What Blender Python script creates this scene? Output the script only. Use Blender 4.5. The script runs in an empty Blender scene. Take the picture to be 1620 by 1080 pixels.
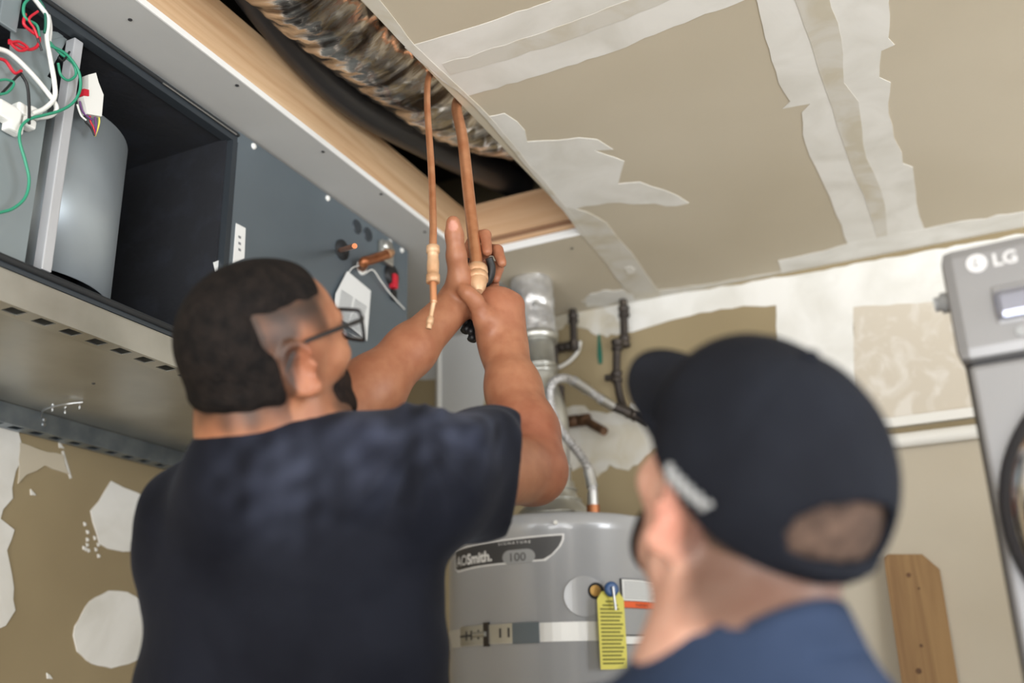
import bpy, bmesh, math, random
import numpy as np
from mathutils import Vector, Matrix

# ------------------------------------------------------------------ camera, light, exposure
scene = bpy.context.scene
COL = scene.collection
random.seed(7)
YAW, PITCH, ROLL, FPX = 0.4399, 0.3430, -0.0262, 1600.0
CAM = np.array([0.0, 0.0, 1.25])


def cam_axes():
    cy, sy = math.cos(YAW), math.sin(YAW)
    f = np.array([-sy * math.cos(PITCH), cy * math.cos(PITCH), math.sin(PITCH)])
    r = np.array([cy, sy, 0.0])
    u = np.cross(r, f)
    c, s = math.cos(ROLL), math.sin(ROLL)
    return c * r + s * u, -s * r + c * u, f


CR, CU, CF = cam_axes()
cd = bpy.data.cameras.new('camera')
cd.sensor_width = 36.0
cd.lens = FPX / 1620.0 * 36.0
cd.dof.use_dof = True
cd.dof.focus_distance = 1.84
cd.dof.aperture_fstop = 1.9
cd.clip_start = 0.05
cam = bpy.data.objects.new('camera', cd)
COL.objects.link(cam)
m = Matrix.Identity(4)
for i in range(3):
    m[i][0], m[i][1], m[i][2], m[i][3] = CR[i], CU[i], -CF[i], CAM[i]
cam.matrix_world = m
scene.camera = cam

world = bpy.data.worlds.new('sky')
scene.world = world
world.use_nodes = True
bg = world.node_tree.nodes['Background']
bg.inputs['Color'].default_value = (0.80, 0.90, 1.0, 1)
bg.inputs['Strength'].default_value = 1.2


def area(name, loc, target, sx, sy, power, col=(1, 1, 1)):
    l = bpy.data.lights.new(name, 'AREA')
    l.shape = 'RECTANGLE'
    l.size, l.size_y, l.energy, l.color = sx, sy, power, col
    o = bpy.data.objects.new(name, l)
    COL.objects.link(o)
    o.location = loc
    o.rotation_euler = (Vector(target) - Vector(loc)).to_track_quat('-Z', 'Y').to_euler()
    return o


# daylight entering by the open garage door behind the camera; an added low lamp lifts the ceiling
area('door_daylight', (0.8, -3.3, 1.25), (-0.3, 2.5, 1.6), 4.4, 2.0, 165, (1.0, 0.995, 0.985))
area('ceiling_fill', (0.8, -2.2, 0.06), (0.0, 0.8, 2.5), 4.4, 1.8, 200, (1.0, 0.985, 0.96))
# unseen lamp added on the right to light the cut-out
area('side_fill', (2.85, 0.9, 1.5), (-1.0, 1.6, 1.6), 1.8, 1.3, 88, (0.96, 0.98, 1.0))

vs = scene.view_settings
vs.view_transform = 'Standard'
vs.look = 'None'
vs.exposure = 0.03
vs.gamma = 1.0
vs.use_curve_mapping = False
scene.cycles.use_denoising = True
scene.cycles.max_bounces = 8


# ------------------------------------------------------------------ helpers
def ray(x, y):
    return ((x - 810) / FPX) * CR - ((y - 540) / FPX) * CU + CF


def at(x, y, axis, v):
    d = ray(x, y)
    return CAM + d * ((v - CAM[axis]) / d[axis])


def dp(x, y, depth):
    return CAM + ray(x, y) * depth


def lin(c):
    return tuple((v / 255 / 12.92) if v / 255 <= 0.04045 else ((v / 255 + 0.055) / 1.055) ** 2.4 for v in c)


def mat(name, rgb, rough=0.6, metal=0.0, rgb2=None, scale=6.0, detail=4.0, contrast=(0.35, 0.65), bump=0.0, bscale=60.0,
        stretch=None, coat=0.0, sss=0.0, spec=0.5, attr=None, distort=0.0, rough2=None):
    mt = bpy.data.materials.new(name)
    mt.use_nodes = True
    nt = mt.node_tree
    N, L = nt.nodes, nt.links
    b = N['Principled BSDF']
    b.inputs['Roughness'].default_value = rough
    b.inputs['Metallic'].default_value = metal
    b.inputs['Specular IOR Level'].default_value = spec
    b.inputs['Coat Weight'].default_value = coat
    c1 = (*lin(rgb), 1)
    b.inputs['Base Color'].default_value = c1
    if sss:
        b.inputs['Subsurface Weight'].default_value = sss
        b.inputs['Subsurface Radius'].default_value = (0.012, 0.005, 0.003)
        b.inputs['Subsurface Scale'].default_value = 1.0
    tc = N.new('ShaderNodeTexCoord')
    mp = N.new('ShaderNodeMapping')
    L.new(tc.outputs['Object'], mp.inputs['Vector'])
    if stretch:
        mp.inputs['Scale'].default_value = stretch
    src = None
    if attr:
        a = N.new('ShaderNodeAttribute')
        a.attribute_name = attr
        src = a.outputs['Color']
    if rgb2 is not None:
        n = N.new('ShaderNodeTexNoise')
        n.inputs['Scale'].default_value = scale
        n.inputs['Detail'].default_value = detail
        n.inputs['Distortion'].default_value = distort
        L.new(mp.outputs['Vector'], n.inputs['Vector'])
        r = N.new('ShaderNodeMapRange')
        r.inputs['From Min'].default_value, r.inputs['From Max'].default_value = contrast
        L.new(n.outputs['Fac'], r.inputs['Value'])
        x = N.new('ShaderNodeMix')
        x.data_type = 'RGBA'
        L.new(r.outputs['Result'], x.inputs['Factor'])
        if src is not None:
            mul = N.new('ShaderNodeMix')
            mul.data_type = 'RGBA'
            mul.blend_type = 'MULTIPLY'
            mul.inputs['Factor'].default_value = 1.0
            L.new(src, mul.inputs['A'])
            L.new(x.outputs['Result'], mul.inputs['B'])
            src = mul.outputs['Result']
        else:
            src = x.outputs['Result']
        x.inputs['A'].default_value = c1
        x.inputs['B'].default_value = (*lin(rgb2), 1)
        if rough2 is not None:
            rr = N.new('ShaderNodeMapRange')
            rr.inputs['To Min'].default_value, rr.inputs['To Max'].default_value = rough, rough2
            L.new(r.outputs['Result'], rr.inputs['Value'])
            L.new(rr.outputs['Result'], b.inputs['Roughness'])
    if src is not None:
        L.new(src, b.inputs['Base Color'])
    if bump:
        n2 = N.new('ShaderNodeTexNoise')
        n2.inputs['Scale'].default_value = bscale
        n2.inputs['Detail'].default_value = 5.0
        L.new(mp.outputs['Vector'], n2.inputs['Vector'])
        bp = N.new('ShaderNodeBump')
        bp.inputs['Strength'].default_value = bump
        bp.inputs['Distance'].default_value = 0.004
        L.new(n2.outputs['Fac'], bp.inputs['Height'])
        L.new(bp.outputs['Normal'], b.inputs['Normal'])
    return mt


def wood(name, c1, c2, axis=1, scale=10.0):
    st = [30.0, 30.0, 30.0]
    st[axis] = 1.5
    return mat(name, c1, 0.65, 0, c2, scale=scale * 0.1, detail=6, contrast=(0.3, 0.7), bump=0.15, bscale=3.0, stretch=st, distort=1.2)


def new_obj(name, me, material, parent=None):
    o = bpy.data.objects.new(name, me)
    COL.objects.link(o)
    if material:
        me.materials.append(material)
    if parent:
        o.parent = parent
    return o


def origin_of(o):
    v = Vector((0, 0, 0))
    while o:
        v = v + o.location
        o = o.parent
    return v


class MB:
    """collects shapes into one mesh"""

    def __init__(s):
        s.v, s.f, s.sm = [], [], []

    def add(s, vs, fs, smooth=False):
        n = len(s.v)
        s.v += [tuple(float(c) for c in p) for p in vs]
        s.f += [tuple(i + n for i in f) for f in fs]
        s.sm += [smooth] * len(fs)
        return s

    def box(s, lo, hi, bev=0.0):
        if bev:
            bm = bmesh.new()
            bmesh.ops.create_cube(bm, size=1)
            for v in bm.verts:
                v.co = Vector([lo[i] + (v.co[i] + 0.5) * (hi[i] - lo[i]) for i in range(3)])
            bmesh.ops.bevel(bm, geom=bm.edges[:], offset=bev, segments=2, affect='EDGES', profile=0.6)
            bm.verts.index_update()
            s.add([v.co[:] for v in bm.verts], [[v.index for v in f.verts] for f in bm.faces])
            bm.free()
            return s
        x0, y0, z0 = lo
        x1, y1, z1 = hi
        return s.add([(x0, y0, z0), (x1, y0, z0), (x1, y1, z0), (x0, y1, z0), (x0, y0, z1), (x1, y0, z1), (x1, y1, z1), (x0, y1, z1)],
                     [(0, 3, 2, 1), (4, 5, 6, 7), (0, 1, 5, 4), (1, 2, 6, 5), (2, 3, 7, 6), (3, 0, 4, 7)])

    def tube(s, pts, r, seg=12, caps=True, ring_fn=None):
        P = [Vector(p) for p in pts]
        n = len(P)
        R = list(r) if hasattr(r, '__len__') else [r] * n
        T = [(P[min(i + 1, n - 1)] - P[max(i - 1, 0)]).normalized() for i in range(n)]
        u = T[0].orthogonal().normalized()
        vs, fs = [], []
        for i in range(n):
            u = (u - T[i] * u.dot(T[i]))
            u = u.normalized() if u.length > 1e-6 else T[i].orthogonal().normalized()
            w = T[i].cross(u)
            for k in range(seg):
                a = 2 * math.pi * k / seg
                rr = R[i] * (ring_fn(i, k) if ring_fn else 1)
                vs.append(P[i] + (u * math.cos(a) + w * math.sin(a)) * rr)
        for i in range(n - 1):
            for k in range(seg):
                k2 = (k + 1) % seg
                fs.append((i * seg + k, i * seg + k2, (i + 1) * seg + k2, (i + 1) * seg + k))
        s.add(vs, fs, True)
        if caps:
            s.add(vs[:seg], [tuple(range(seg - 1, -1, -1))])
            s.add(vs[-seg:], [tuple(range(seg))])
        return s

    def lathe(s, prof, base, axis=(0, 0, 1), seg=24, caps=True):
        ax = Vector(axis).normalized()
        return s.tube([Vector(base) + ax * h for h, _ in prof], [max(rr, 1e-4) for _, rr in prof], seg, caps) if len(set(h for h, _ in prof)) == len(prof) else s._lathe2(prof, base, ax, seg, caps)

    def _lathe2(s, prof, base, ax, seg, caps):
        u = ax.orthogonal().normalized()
        w = ax.cross(u)
        vs = [Vector(base) + ax * h + (u * math.cos(2 * math.pi * k / seg) + w * math.sin(2 * math.pi * k / seg)) * max(rr, 1e-4)
              for h, rr in prof for k in range(seg)]
        fs = [(i * seg + k, i * seg + (k + 1) % seg, (i + 1) * seg + (k + 1) % seg, (i + 1) * seg + k) for i in range(len(prof) - 1) for k in range(seg)]
        s.add(vs, fs, True)
        if caps:
            s.add(vs[:seg], [tuple(range(seg - 1, -1, -1))])
            s.add(vs[-seg:], [tuple(range(seg))])
        return s

    def prism(s, poly, off):
        """planar polygon extruded by the vector off"""
        n = len(poly)
        off = Vector(off)
        a = [Vector(p) for p in poly]
        b = [p + off for p in a]
        fs = [tuple(range(n)), tuple(range(2 * n - 1, n - 1, -1))]
        fs += [(i, n + i, n + (i + 1) % n, (i + 1) % n) for i in range(n)]
        return s.add(a + b, fs)

    def ball(s, c, r, seg=12, rings=8):
        c = Vector(c)
        rr = r if hasattr(r, '__len__') else (r, r, r)
        vs, fs = [c + Vector((0, 0, rr[2]))], []
        for i in range(1, rings):
            t = math.pi * i / rings
            for k in range(seg):
                a = 2 * math.pi * k / seg
                vs.append(c + Vector((rr[0] * math.sin(t) * math.cos(a), rr[1] * math.sin(t) * math.sin(a), rr[2] * math.cos(t))))
        vs.append(c - Vector((0, 0, rr[2])))
        for k in range(seg):
            fs.append((0, 1 + k, 1 + (k + 1) % seg))
            fs.append((len(vs) - 1, 1 + (rings - 2) * seg + (k + 1) % seg, 1 + (rings - 2) * seg + k))
            for i in range(rings - 2):
                fs.append((1 + i * seg + k, 1 + (i + 1) * seg + k, 1 + (i + 1) * seg + (k + 1) % seg, 1 + i * seg + (k + 1) % seg))
        return s.add(vs, fs, True)

    def build(s, name, material, parent=None, world=True):
        o = origin_of(parent) if (parent and world) else Vector((0, 0, 0))
        me = bpy.data.meshes.new(name)
        me.from_pydata([tuple(Vector(p) - o) for p in s.v], [], s.f)
        me.polygons.foreach_set('use_smooth', s.sm)
        me.validate()
        bm = bmesh.new()
        bm.from_mesh(me)
        bmesh.ops.recalc_face_normals(bm, faces=bm.faces[:])
        bm.to_mesh(me)
        bm.free()
        return new_obj(name, me, material, parent)


def spline(pts, n=10):
    P = [np.array(p, float) for p in pts]
    P = [2 * P[0] - P[1]] + P + [2 * P[-1] - P[-2]]
    out = []
    for i in range(1, len(P) - 2):
        for k in range(n):
            t = k / n
            a, b, c, d = P[i - 1:i + 3]
            out.append(0.5 * ((2 * b) + (c - a) * t + (2 * a - 5 * b + 4 * c - d) * t * t + (3 * b - a - 3 * c + d) * t ** 3))
    out.append(P[-2])
    return out


def tag(o, label, cat=None, group=None, kind=None):
    if label:
        o['label'] = label
    if cat:
        o['category'] = cat
    if group:
        o['group'] = group
    if kind:
        o['kind'] = kind
    return o


def thing(name, label, cat, loc=(0, 0, 0), rotz=0.0, group=None):
    o = bpy.data.objects.new(name, None)
    COL.objects.link(o)
    o.empty_display_size = 0.05
    o.location = [float(v) for v in loc]
    o.rotation_euler = (0, 0, rotz)
    return tag(o, label, cat, group)


def struct(name, mb, material, label, cat, parent=None):
    return tag(mb.build(name, material, parent), label, cat, kind='structure')


def text_mesh(body, size, offset=0.0):
    """flat lettering as (verts, faces) in its own xy plane, bold by offset"""
    cu = bpy.data.curves.new('lettering', 'FONT')
    cu.body = body
    cu.size = size
    cu.offset = offset
    cu.align_x = 'LEFT'
    cu.resolution_u = 3
    ob = bpy.data.objects.new('lettering', cu)
    COL.objects.link(ob)
    dg = bpy.context.evaluated_depsgraph_get()
    me = bpy.data.meshes.new_from_object(ob.evaluated_get(dg))
    V = [tuple(v.co[:2]) for v in me.vertices]
    F = [tuple(p.vertices) for p in me.polygons]
    bpy.data.objects.remove(ob)
    bpy.data.curves.remove(cu)
    bpy.data.meshes.remove(me)
    return V, F

# ------------------------------------------------------------------ materials
M = {}
M['paper'] = mat('drywall_paper', (156, 141, 110), 0.85, 0, (140, 125, 96), scale=1.6, detail=3, bump=0.03, bscale=200)
M['paper_ceiling'] = mat('drywall_paper_ceiling', (196, 187, 169), 0.85, 0, (184, 174, 154), scale=1.2, detail=3, bump=0.03, bscale=200)
M['compound'] = mat('joint_compound', (226, 225, 221), 0.8, 0, (208, 206, 199), scale=7, detail=6, contrast=(0.4, 0.75), bump=0.10, bscale=30, distort=0.6)
M['compound_thin'] = mat('joint_compound_thin', (206, 203, 195), 0.8, 0, (194, 187, 170), scale=9, detail=7, contrast=(0.45, 0.65), bump=0.10, bscale=35, distort=1.0)
M['primer'] = mat('primed_drywall', (188, 188, 186), 0.8, 0, (180, 180, 178), scale=3, bump=0.02, bscale=120)
M['bead'] = mat('white_bead', (232, 232, 230), 0.6)
M['beige_panel'] = mat('beige_scuffed', (198, 189, 174), 0.85, 0, (212, 206, 196), scale=9, detail=9, contrast=(0.50, 0.66), distort=2.0)
M['beige_paint'] = mat('beige_paint', (188, 180, 164), 0.75, 0, (178, 168, 150), scale=1.5)
M['white_paint'] = mat('white_paint', (222, 220, 214), 0.55)
M['concrete'] = mat('concrete_floor', (165, 160, 152), 0.7, 0, (145, 140, 132), scale=3, bump=0.05)
M['attic'] = mat('attic_wood', (70, 62, 55), 0.9, 0, (52, 46, 40), scale=4)
M['lumber'] = wood('lumber', (214, 184, 148), (188, 150, 112), axis=1)
M['lumber_x'] = wood('lumber_cross', (216, 182, 146), (196, 154, 116), axis=0)
M['lumber_dark'] = wood('lumber_dark', (150, 112, 84), (124, 92, 70), axis=0)
M['plank'] = wood('pine_plank', (152, 120, 78), (122, 90, 56), axis=2, scale=8)
M['galv'] = mat('galvanised', (196, 196, 190), 0.42, 0.85, (170, 170, 164), scale=5, detail=5, rough2=0.3)
M['galv_blue'] = mat('galvanised_blue', (150, 160, 168), 0.45, 0.85, (128, 138, 148), scale=18, detail=6)
M['steel'] = mat('bright_steel', (190, 192, 194), 0.28, 0.95)
M['strap'] = mat('strap_steel', (214, 214, 212), 0.45, 0.6)
M['foil'] = mat('foil_tape', (222, 222, 222), 0.28, 0.75, (186, 186, 188), scale=20, bump=0.7, bscale=45)
M['case'] = mat('case_grey', (100, 110, 117), 0.42, 0.2, (93, 103, 110), scale=2.5)
M['case_edge'] = mat('case_edge', (62, 68, 74), 0.4, 0.4)
M['liner'] = mat('black_liner', (26, 28, 34), 0.9, 0, (36, 40, 50), scale=14, detail=8, contrast=(0.5, 0.75), bump=0.3, bscale=90)
M['drum'] = mat('blower_steel', (176, 186, 192), 0.4, 0.45, (160, 170, 178), scale=4)
M['post'] = mat('grey_post', (186, 188, 192), 0.45, 0.3)
M['plate'] = mat('grey_plate', (150, 160, 162), 0.45, 0.4, (136, 146, 150), scale=5)
M['copper'] = mat('copper', (212, 152, 112), 0.36, 0.7, (192, 126, 86), scale=22, detail=4, contrast=(0.4, 0.7))
M['copper_dull'] = mat('copper_dull', (178, 118, 80), 0.4, 0.75, (150, 92, 60), scale=30)
M['beige_fit'] = mat('beige_fitting', (200, 164, 130), 0.45, 0.2, (180, 138, 102), scale=25)
M['brass'] = mat('brass', (196, 156, 92), 0.35, 0.8)
M['black'] = mat('black_plastic', (22, 22, 24), 0.5)
M['rubber'] = mat('black_rubber', (30, 32, 34), 0.75)
M['blue_tool'] = mat('blue_tool_grip', (40, 62, 92), 0.45)
M['white'] = mat('white_plastic', (226, 226, 222), 0.45)
M['paper_white'] = mat('label_paper', (226, 228, 228), 0.6)
M['print'] = mat('print_grey', (124, 128, 132), 0.7)
M['print_dark'] = mat('print_dark', (52, 52, 54), 0.7)
M['red'] = mat('red_plastic', (190, 30, 48), 0.45)
M['green'] = mat('green_wire', (46, 138, 108), 0.45)
M['teal'] = mat('teal_tape', (30, 100, 82), 0.6)
M['purple'] = mat('purple_wire', (104, 60, 120), 0.5)
M['tank'] = mat('tank_grey', (166, 168, 172), 0.28, 0.1, (160, 162, 166), scale=3, coat=0.5)
M['badge'] = mat('badge_dark', (62, 62, 64), 0.4)
M['badge_grey'] = mat('badge_grey', (150, 152, 154), 0.45)
M['orange'] = mat('orange_print', (224, 92, 36), 0.55)
M['yellow'] = mat('yellow_tag', (214, 206, 96), 0.6)
M['tag_print'] = mat('tag_print', (120, 118, 50), 0.7)
M['blue'] = mat('blue_knob', (52, 88, 140), 0.4)
M['iron'] = mat('black_iron', (62, 56, 52), 0.5, 0.5, (100, 90, 80), scale=40, detail=5, contrast=(0.55, 0.7))
M['iron_rust'] = mat('rusty_iron', (110, 80, 56), 0.6, 0.4, (80, 58, 42), scale=30)
M['braid'] = mat('braided_steel', (220, 220, 222), 0.38, 0.7, (150, 150, 152), scale=1.0, detail=2, stretch=(160, 160, 160), bump=0.5, bscale=3.0)
M['dryer'] = mat('dryer_silver', (136, 136, 138), 0.4, 0.35, (130, 130, 132), scale=2)
M['dryer_dark'] = mat('dryer_trim', (40, 40, 44), 0.35)
M['chrome'] = mat('chrome', (205, 206, 210), 0.15, 1.0)
M['drawer_bar'] = mat('drawer_bar', (150, 154, 172), 0.25, 0.8)
M['door_glass'] = mat('door_glass', (200, 200, 202), 0.08, 0.85)
M['logo_white'] = mat('logo_white', (232, 232, 232), 0.5)
M['logo_pale'] = mat('logo_pale', (206, 206, 208), 0.5)
M['duct'] = mat('foil_duct', (226, 218, 208), 0.16, 0.92, (96, 84, 74), scale=2.6, detail=6, contrast=(0.42, 0.62), bump=1.0, bscale=5, stretch=(1.6, 7.0, 1.6), distort=1.0)
M['duct_dark'] = mat('dark_duct', (64, 64, 66), 0.38, 0.6, (110, 104, 96), scale=3, detail=4, contrast=(0.55, 0.75))
M['skin_a'] = mat('skin_a', (255, 255, 255), 0.48, 0, (236, 226, 222), scale=40, detail=4, sss=0.12, attr='Col', spec=0.4, bump=0.05, bscale=160)
M['hair_a'] = mat('hair_a', (17, 15, 15), 0.8, 0, (30, 25, 23), scale=60, detail=6, bump=0.8, bscale=180, spec=0.12)
M['beard_a'] = mat('beard_a', (24, 19, 18), 0.8, 0, (42, 32, 28), scale=80, detail=5, bump=0.8, bscale=220, spec=0.12)
M['shirt_a'] = mat('shirt_a', (255, 255, 255), 0.8, 0, (180, 180, 190), scale=9, detail=8, attr='Col', contrast=(0.4, 0.75), bump=0.12, bscale=260, spec=0.10)
for _k in ('shirt_a',):
    _b = M[_k].node_tree.nodes['Principled BSDF']
    _b.inputs['Sheen Weight'].default_value = 0.04
    _b.inputs['Sheen Roughness'].default_value = 0.4
    _b.inputs['Sheen Tint'].default_value = (0.75, 0.82, 1.0, 1)
M['jeans'] = mat('jeans', (46, 54, 72), 0.85, 0, (58, 66, 84), scale=20)
M['shoe'] = mat('work_boot', (60, 46, 36), 0.6)
M['cap'] = mat('cap_black', (20, 22, 29), 0.8, 0, (28, 31, 39), scale=9, detail=4, bump=0.15, bscale=240, spec=0.12)
M['shirt_b'] = mat('shirt_b', (38, 50, 72), 0.8, 0, (48, 60, 84), scale=9, detail=5, bump=0.12, bscale=240, spec=0.12)
M['hair_b'] = mat('hair_b', (58, 46, 40), 0.85, 0, (92, 74, 64), scale=70, detail=6, bump=0.7, bscale=180, spec=0.2)
M['glass'] = mat('spectacle_lens', (235, 238, 240), 0.05)
M['glass'].node_tree.nodes['Principled BSDF'].inputs['Transmission Weight'].default_value = 0.95
M['glass'].node_tree.nodes['Principled BSDF'].inputs['IOR'].default_value = 1.05

# ------------------------------------------------------------------ room shell
H, XL, XR, YB, YF = 2.44, -2.0, 3.0, 2.87, -3.5
ROOF = 3.05
OX0, OX1, OY0, OY1 = -1.218, -0.868, 0.10, 2.33      # the cut-out in the ceiling
T = 0.013

floor = struct('floor', MB().box((XL - .1, YF - 2, -.1), (XR + .1, YB + .1, 0)), M['concrete'], 'grey concrete garage floor under both workers', 'floor')
wall_back = struct('wall_back', MB().box((XL - .1, YB, 0), (XR + .1, YB + .1, ROOF)), M['paper'], 'brown unpainted drywall wall behind the water heater', 'wall')
wall_left = struct('wall_left', MB().box((XL - .1, YF, 0), (XL, YB, ROOF)), M['paper'], 'patched brown drywall wall under the hung air handler', 'wall')
wr = MB()
wr.box((XR, YF, 0), (XR + .1, 0.0, ROOF)).box((XR, 1.8, 0), (XR + .1, YB, ROOF)).box((XR, 0, 0), (XR + .1, 1.8, .85)).box((XR, 0, 2.15), (XR + .1, 1.8, ROOF))
struct('wall_right', wr, M['white_paint'], 'white garage wall with a window opening, right of the photograph', 'wall')
wf = MB()
wf.box((XL - .1, YF - .1, 0), (-1.5, YF, ROOF)).box((3.0, YF - .1, 0), (XR + .1, YF, ROOF)).box((-1.5, YF - .1, 2.3), (3.0, YF, ROOF))
struct('wall_front', wf, M['white_paint'], 'white garage wall around the open door behind the viewer', 'wall')
struct('roof', MB().box((XL - .1, YF - .1, ROOF), (XR + .1, YB + .1, ROOF + .08)), M['attic'], 'dark roof deck above the ceiling cut-out', 'roof')
c = MB()
c.box((XL, YF, H), (OX0 - .002, YB, H + T)).box((OX1, YF, H), (XR, YB, H + T)).box((OX0 - .002, YF, H), (OX1, OY0, H + T)).box((OX0 - .002, OY1 + .002, H), (OX1, YB, H + T))
ceiling = struct('ceiling', c, M['paper_ceiling'], 'tan drywall ceiling with white joint compound and a long cut-out', 'ceiling')

_rs = np.random.RandomState(3)


def torn(poly, step, amp):
    """outline broken into short, uneven steps"""
    out = []
    n = len(poly)
    for i in range(n):
        a, b = np.array(poly[i], float), np.array(poly[(i + 1) % n], float)
        k = max(1, int(np.linalg.norm(b - a) / step))
        nrm = np.array([-(b - a)[1], (b - a)[0]])
        nrm = nrm / (np.linalg.norm(nrm) + 1e-9)
        for j in range(k):
            t = j / k
            w = 1 if j else 0.4
            out.append(a + (b - a) * t + nrm * _rs.randn() * amp * w)
    return out


_pn = 0


def patch(parent, axis, v, off, px, material, name='compound_patch', step=16, amp=1.0, label=None):
    global _pn
    _pn += 1
    pts = [at(x, y, axis, v) for x, y in torn(px, step, amp)]
    o = [0, 0, 0]
    o[axis] = off * (1 + .12 * (_pn % 12))
    ob = MB().prism(pts, o).build(name, material, parent)
    if label:
        ob['label'] = label
    return ob


CZ = -0.0007
# strip beside the air handler, primed
MB().box((XL, OY0 - 2.0, H - .001), (OX0, YB, H)).build('primed_strip', M['primer'], ceiling)
patch(ceiling, 2, H, CZ, [(640, 74), (700, 58), (770, 36), (850, 8), (905, -14), (1560, -260), (1900, -290), (1165, 5), (1050, 48), (960, 85), (850, 120), (738, 152), (700, 128)], M['compound'], label='broad smooth band of white compound')
patch(ceiling, 2, H, CZ * 1.5, [(700, 100), (800, 70), (900, 36), (1000, -2), (1640, -250), (1700, -246), (1010, 20), (900, 62), (800, 95), (712, 118)], M['compound_thin'], name='tape_seam', step=20, amp=0.8)
patch(ceiling, 2, H, CZ, [(1120, -420), (1193, -14), (1210, 60), (1232, 130), (1250, 160), (1238, 172), (1282, 164), (1268, 178), (1270, 212), (1280, 245), (1290, 262), (1312, 310), (1335, 372), (1342, 388), (1464, 364), (1450, 320), (1444, 264), (1428, 258), (1427, 240), (1414, 218), (1406, 180), (1409, 130), (1391, 122), (1394, 80), (1416, 70), (1405, 60), (1408, -14), (1400, -420)], M['compound'], label='wide ragged stripe of white compound')
patch(ceiling, 2, H, CZ * 1.5, [(1190, -420), (1252, -14), (1272, 40), (1290, 90), (1310, 150), (1330, 215), (1350, 270), (1380, 350), (1388, 376), (1404, 372), (1394, 300), (1370, 250), (1358, 160), (1336, 130), (1330, 60), (1308, -14), (1270, -420)], M['compound_thin'], name='tape_seam', step=20, amp=1.5)
patch(ceiling, 2, H, CZ, [(766, 184), (798, 179), (818, 192), (830, 206), (834, 224), (880, 222), (915, 217), (945, 220), (970, 236), (940, 238), (988, 255), (978, 290), (1012, 288), (1052, 300), (1090, 321), (1070, 326), (1020, 322), (960, 321), (925, 326), (890, 332), (868, 305), (820, 246)], M['compound'], label='splayed smear of white compound beside the cut-out')
patch(ceiling, 2, H, CZ, [(889, 326), (930, 335), (960, 352), (984, 384), (1010, 415), (1048, 470), (996, 474), (962, 420), (925, 378)], M['compound_thin'])
patch(ceiling, 2, H, CZ * 2, [(988, 423), (997, 420), (1005, 425), (1003, 431), (993, 432)], M['white_paint'], name='screw_patch', step=5, amp=.4)
patch(ceiling, 2, H, CZ, [(1231, 412), (1285, 400), (1340, 386), (1400, 374), (1462, 362), (1500, 354), (1560, 345), (1680, 322), (2600, 170), (2600, 212), (1480, 394), (1238, 438)], M['compound'])
patch(ceiling, 2, H, CZ, [(920, 476), (985, 470), (1040, 459), (1140, 446), (1236, 429), (1238, 437), (1140, 452), (1040, 470), (930, 487)], M['compound_thin'], amp=.5)
patch(ceiling, 2, H, CZ, [(925, 470), (945, 462), (985, 458), (1000, 466), (1004, 474), (950, 484), (930, 484)], M['compound'], step=8, amp=2)
# the cut-out's edge strip of compound on the right side
patch(ceiling, 2, H, CZ, [(410, -170), (560, -14), (640, 72), (735, 153), (766, 184), (890, 330), (921, 374), (930, 372), (895, 326), (775, 184), (742, 152), (655, 70), (590, -14), (440, -170)], M['compound_thin'], amp=.4)
for p in ((375, 134), (511, 239), (603, 306), (672, 366), (206, 30), (905, 392)):
    q = at(*p, 2, H)
    MB().lathe([(0, .004), (.0015, .004)], (q[0], q[1], H - .0025), seg=8).build('screw', M['print_dark'], ceiling)

# back wall patches
W = -0.0015
patch(wall_back, 1, YB, W, [(930, 488), (1040, 470), (1240, 438), (1640, 366), (2600, 210), (2600, 330), (1640, 470), (1540, 478), (1350, 486), (1352, 655), (1310, 668), (1228, 668), (1228, 482), (1140, 489), (1060, 506), (1000, 526), (950, 520), (930, 505)], M['compound'], label='white compound coat along the ceiling corner')
patch(wall_back, 1, YB, W, [(1350, 486), (1540, 474), (1640, 470), (1900, 440), (1900, 610), (1520, 655), (1352, 668)], M['beige_panel'], name='beige_panel', amp=.6)
patch(wall_back, 1, YB, W, [(880, 640), (915, 642), (960, 655), (1010, 640), (1060, 640), (1050, 700), (1010, 735), (985, 742), (965, 735), (945, 755), (925, 735), (905, 745), (890, 700)], M['compound_thin'], step=8, amp=3)
patch(wall_back, 1, YB, W, [(600, 440), (760, 430), (800, 520), (770, 600), (760, 690), (690, 690), (690, 600), (640, 600), (620, 520)], M['primer'])
patch(wall_back, 1, YB, W, [(830, 470), (930, 470), (1000, 520), (960, 535), (930, 520), (895, 512), (862, 540), (840, 560)], M['compound_thin'], step=8, amp=2.5)
patch(wall_back, 1, YB, W, [(1040, 745), (1180, 720), (1420, 690), (1640, 672), (2700, 570), (2700, 1300), (1000, 1300)], M['beige_paint'], name='painted_section', amp=.5)
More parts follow.
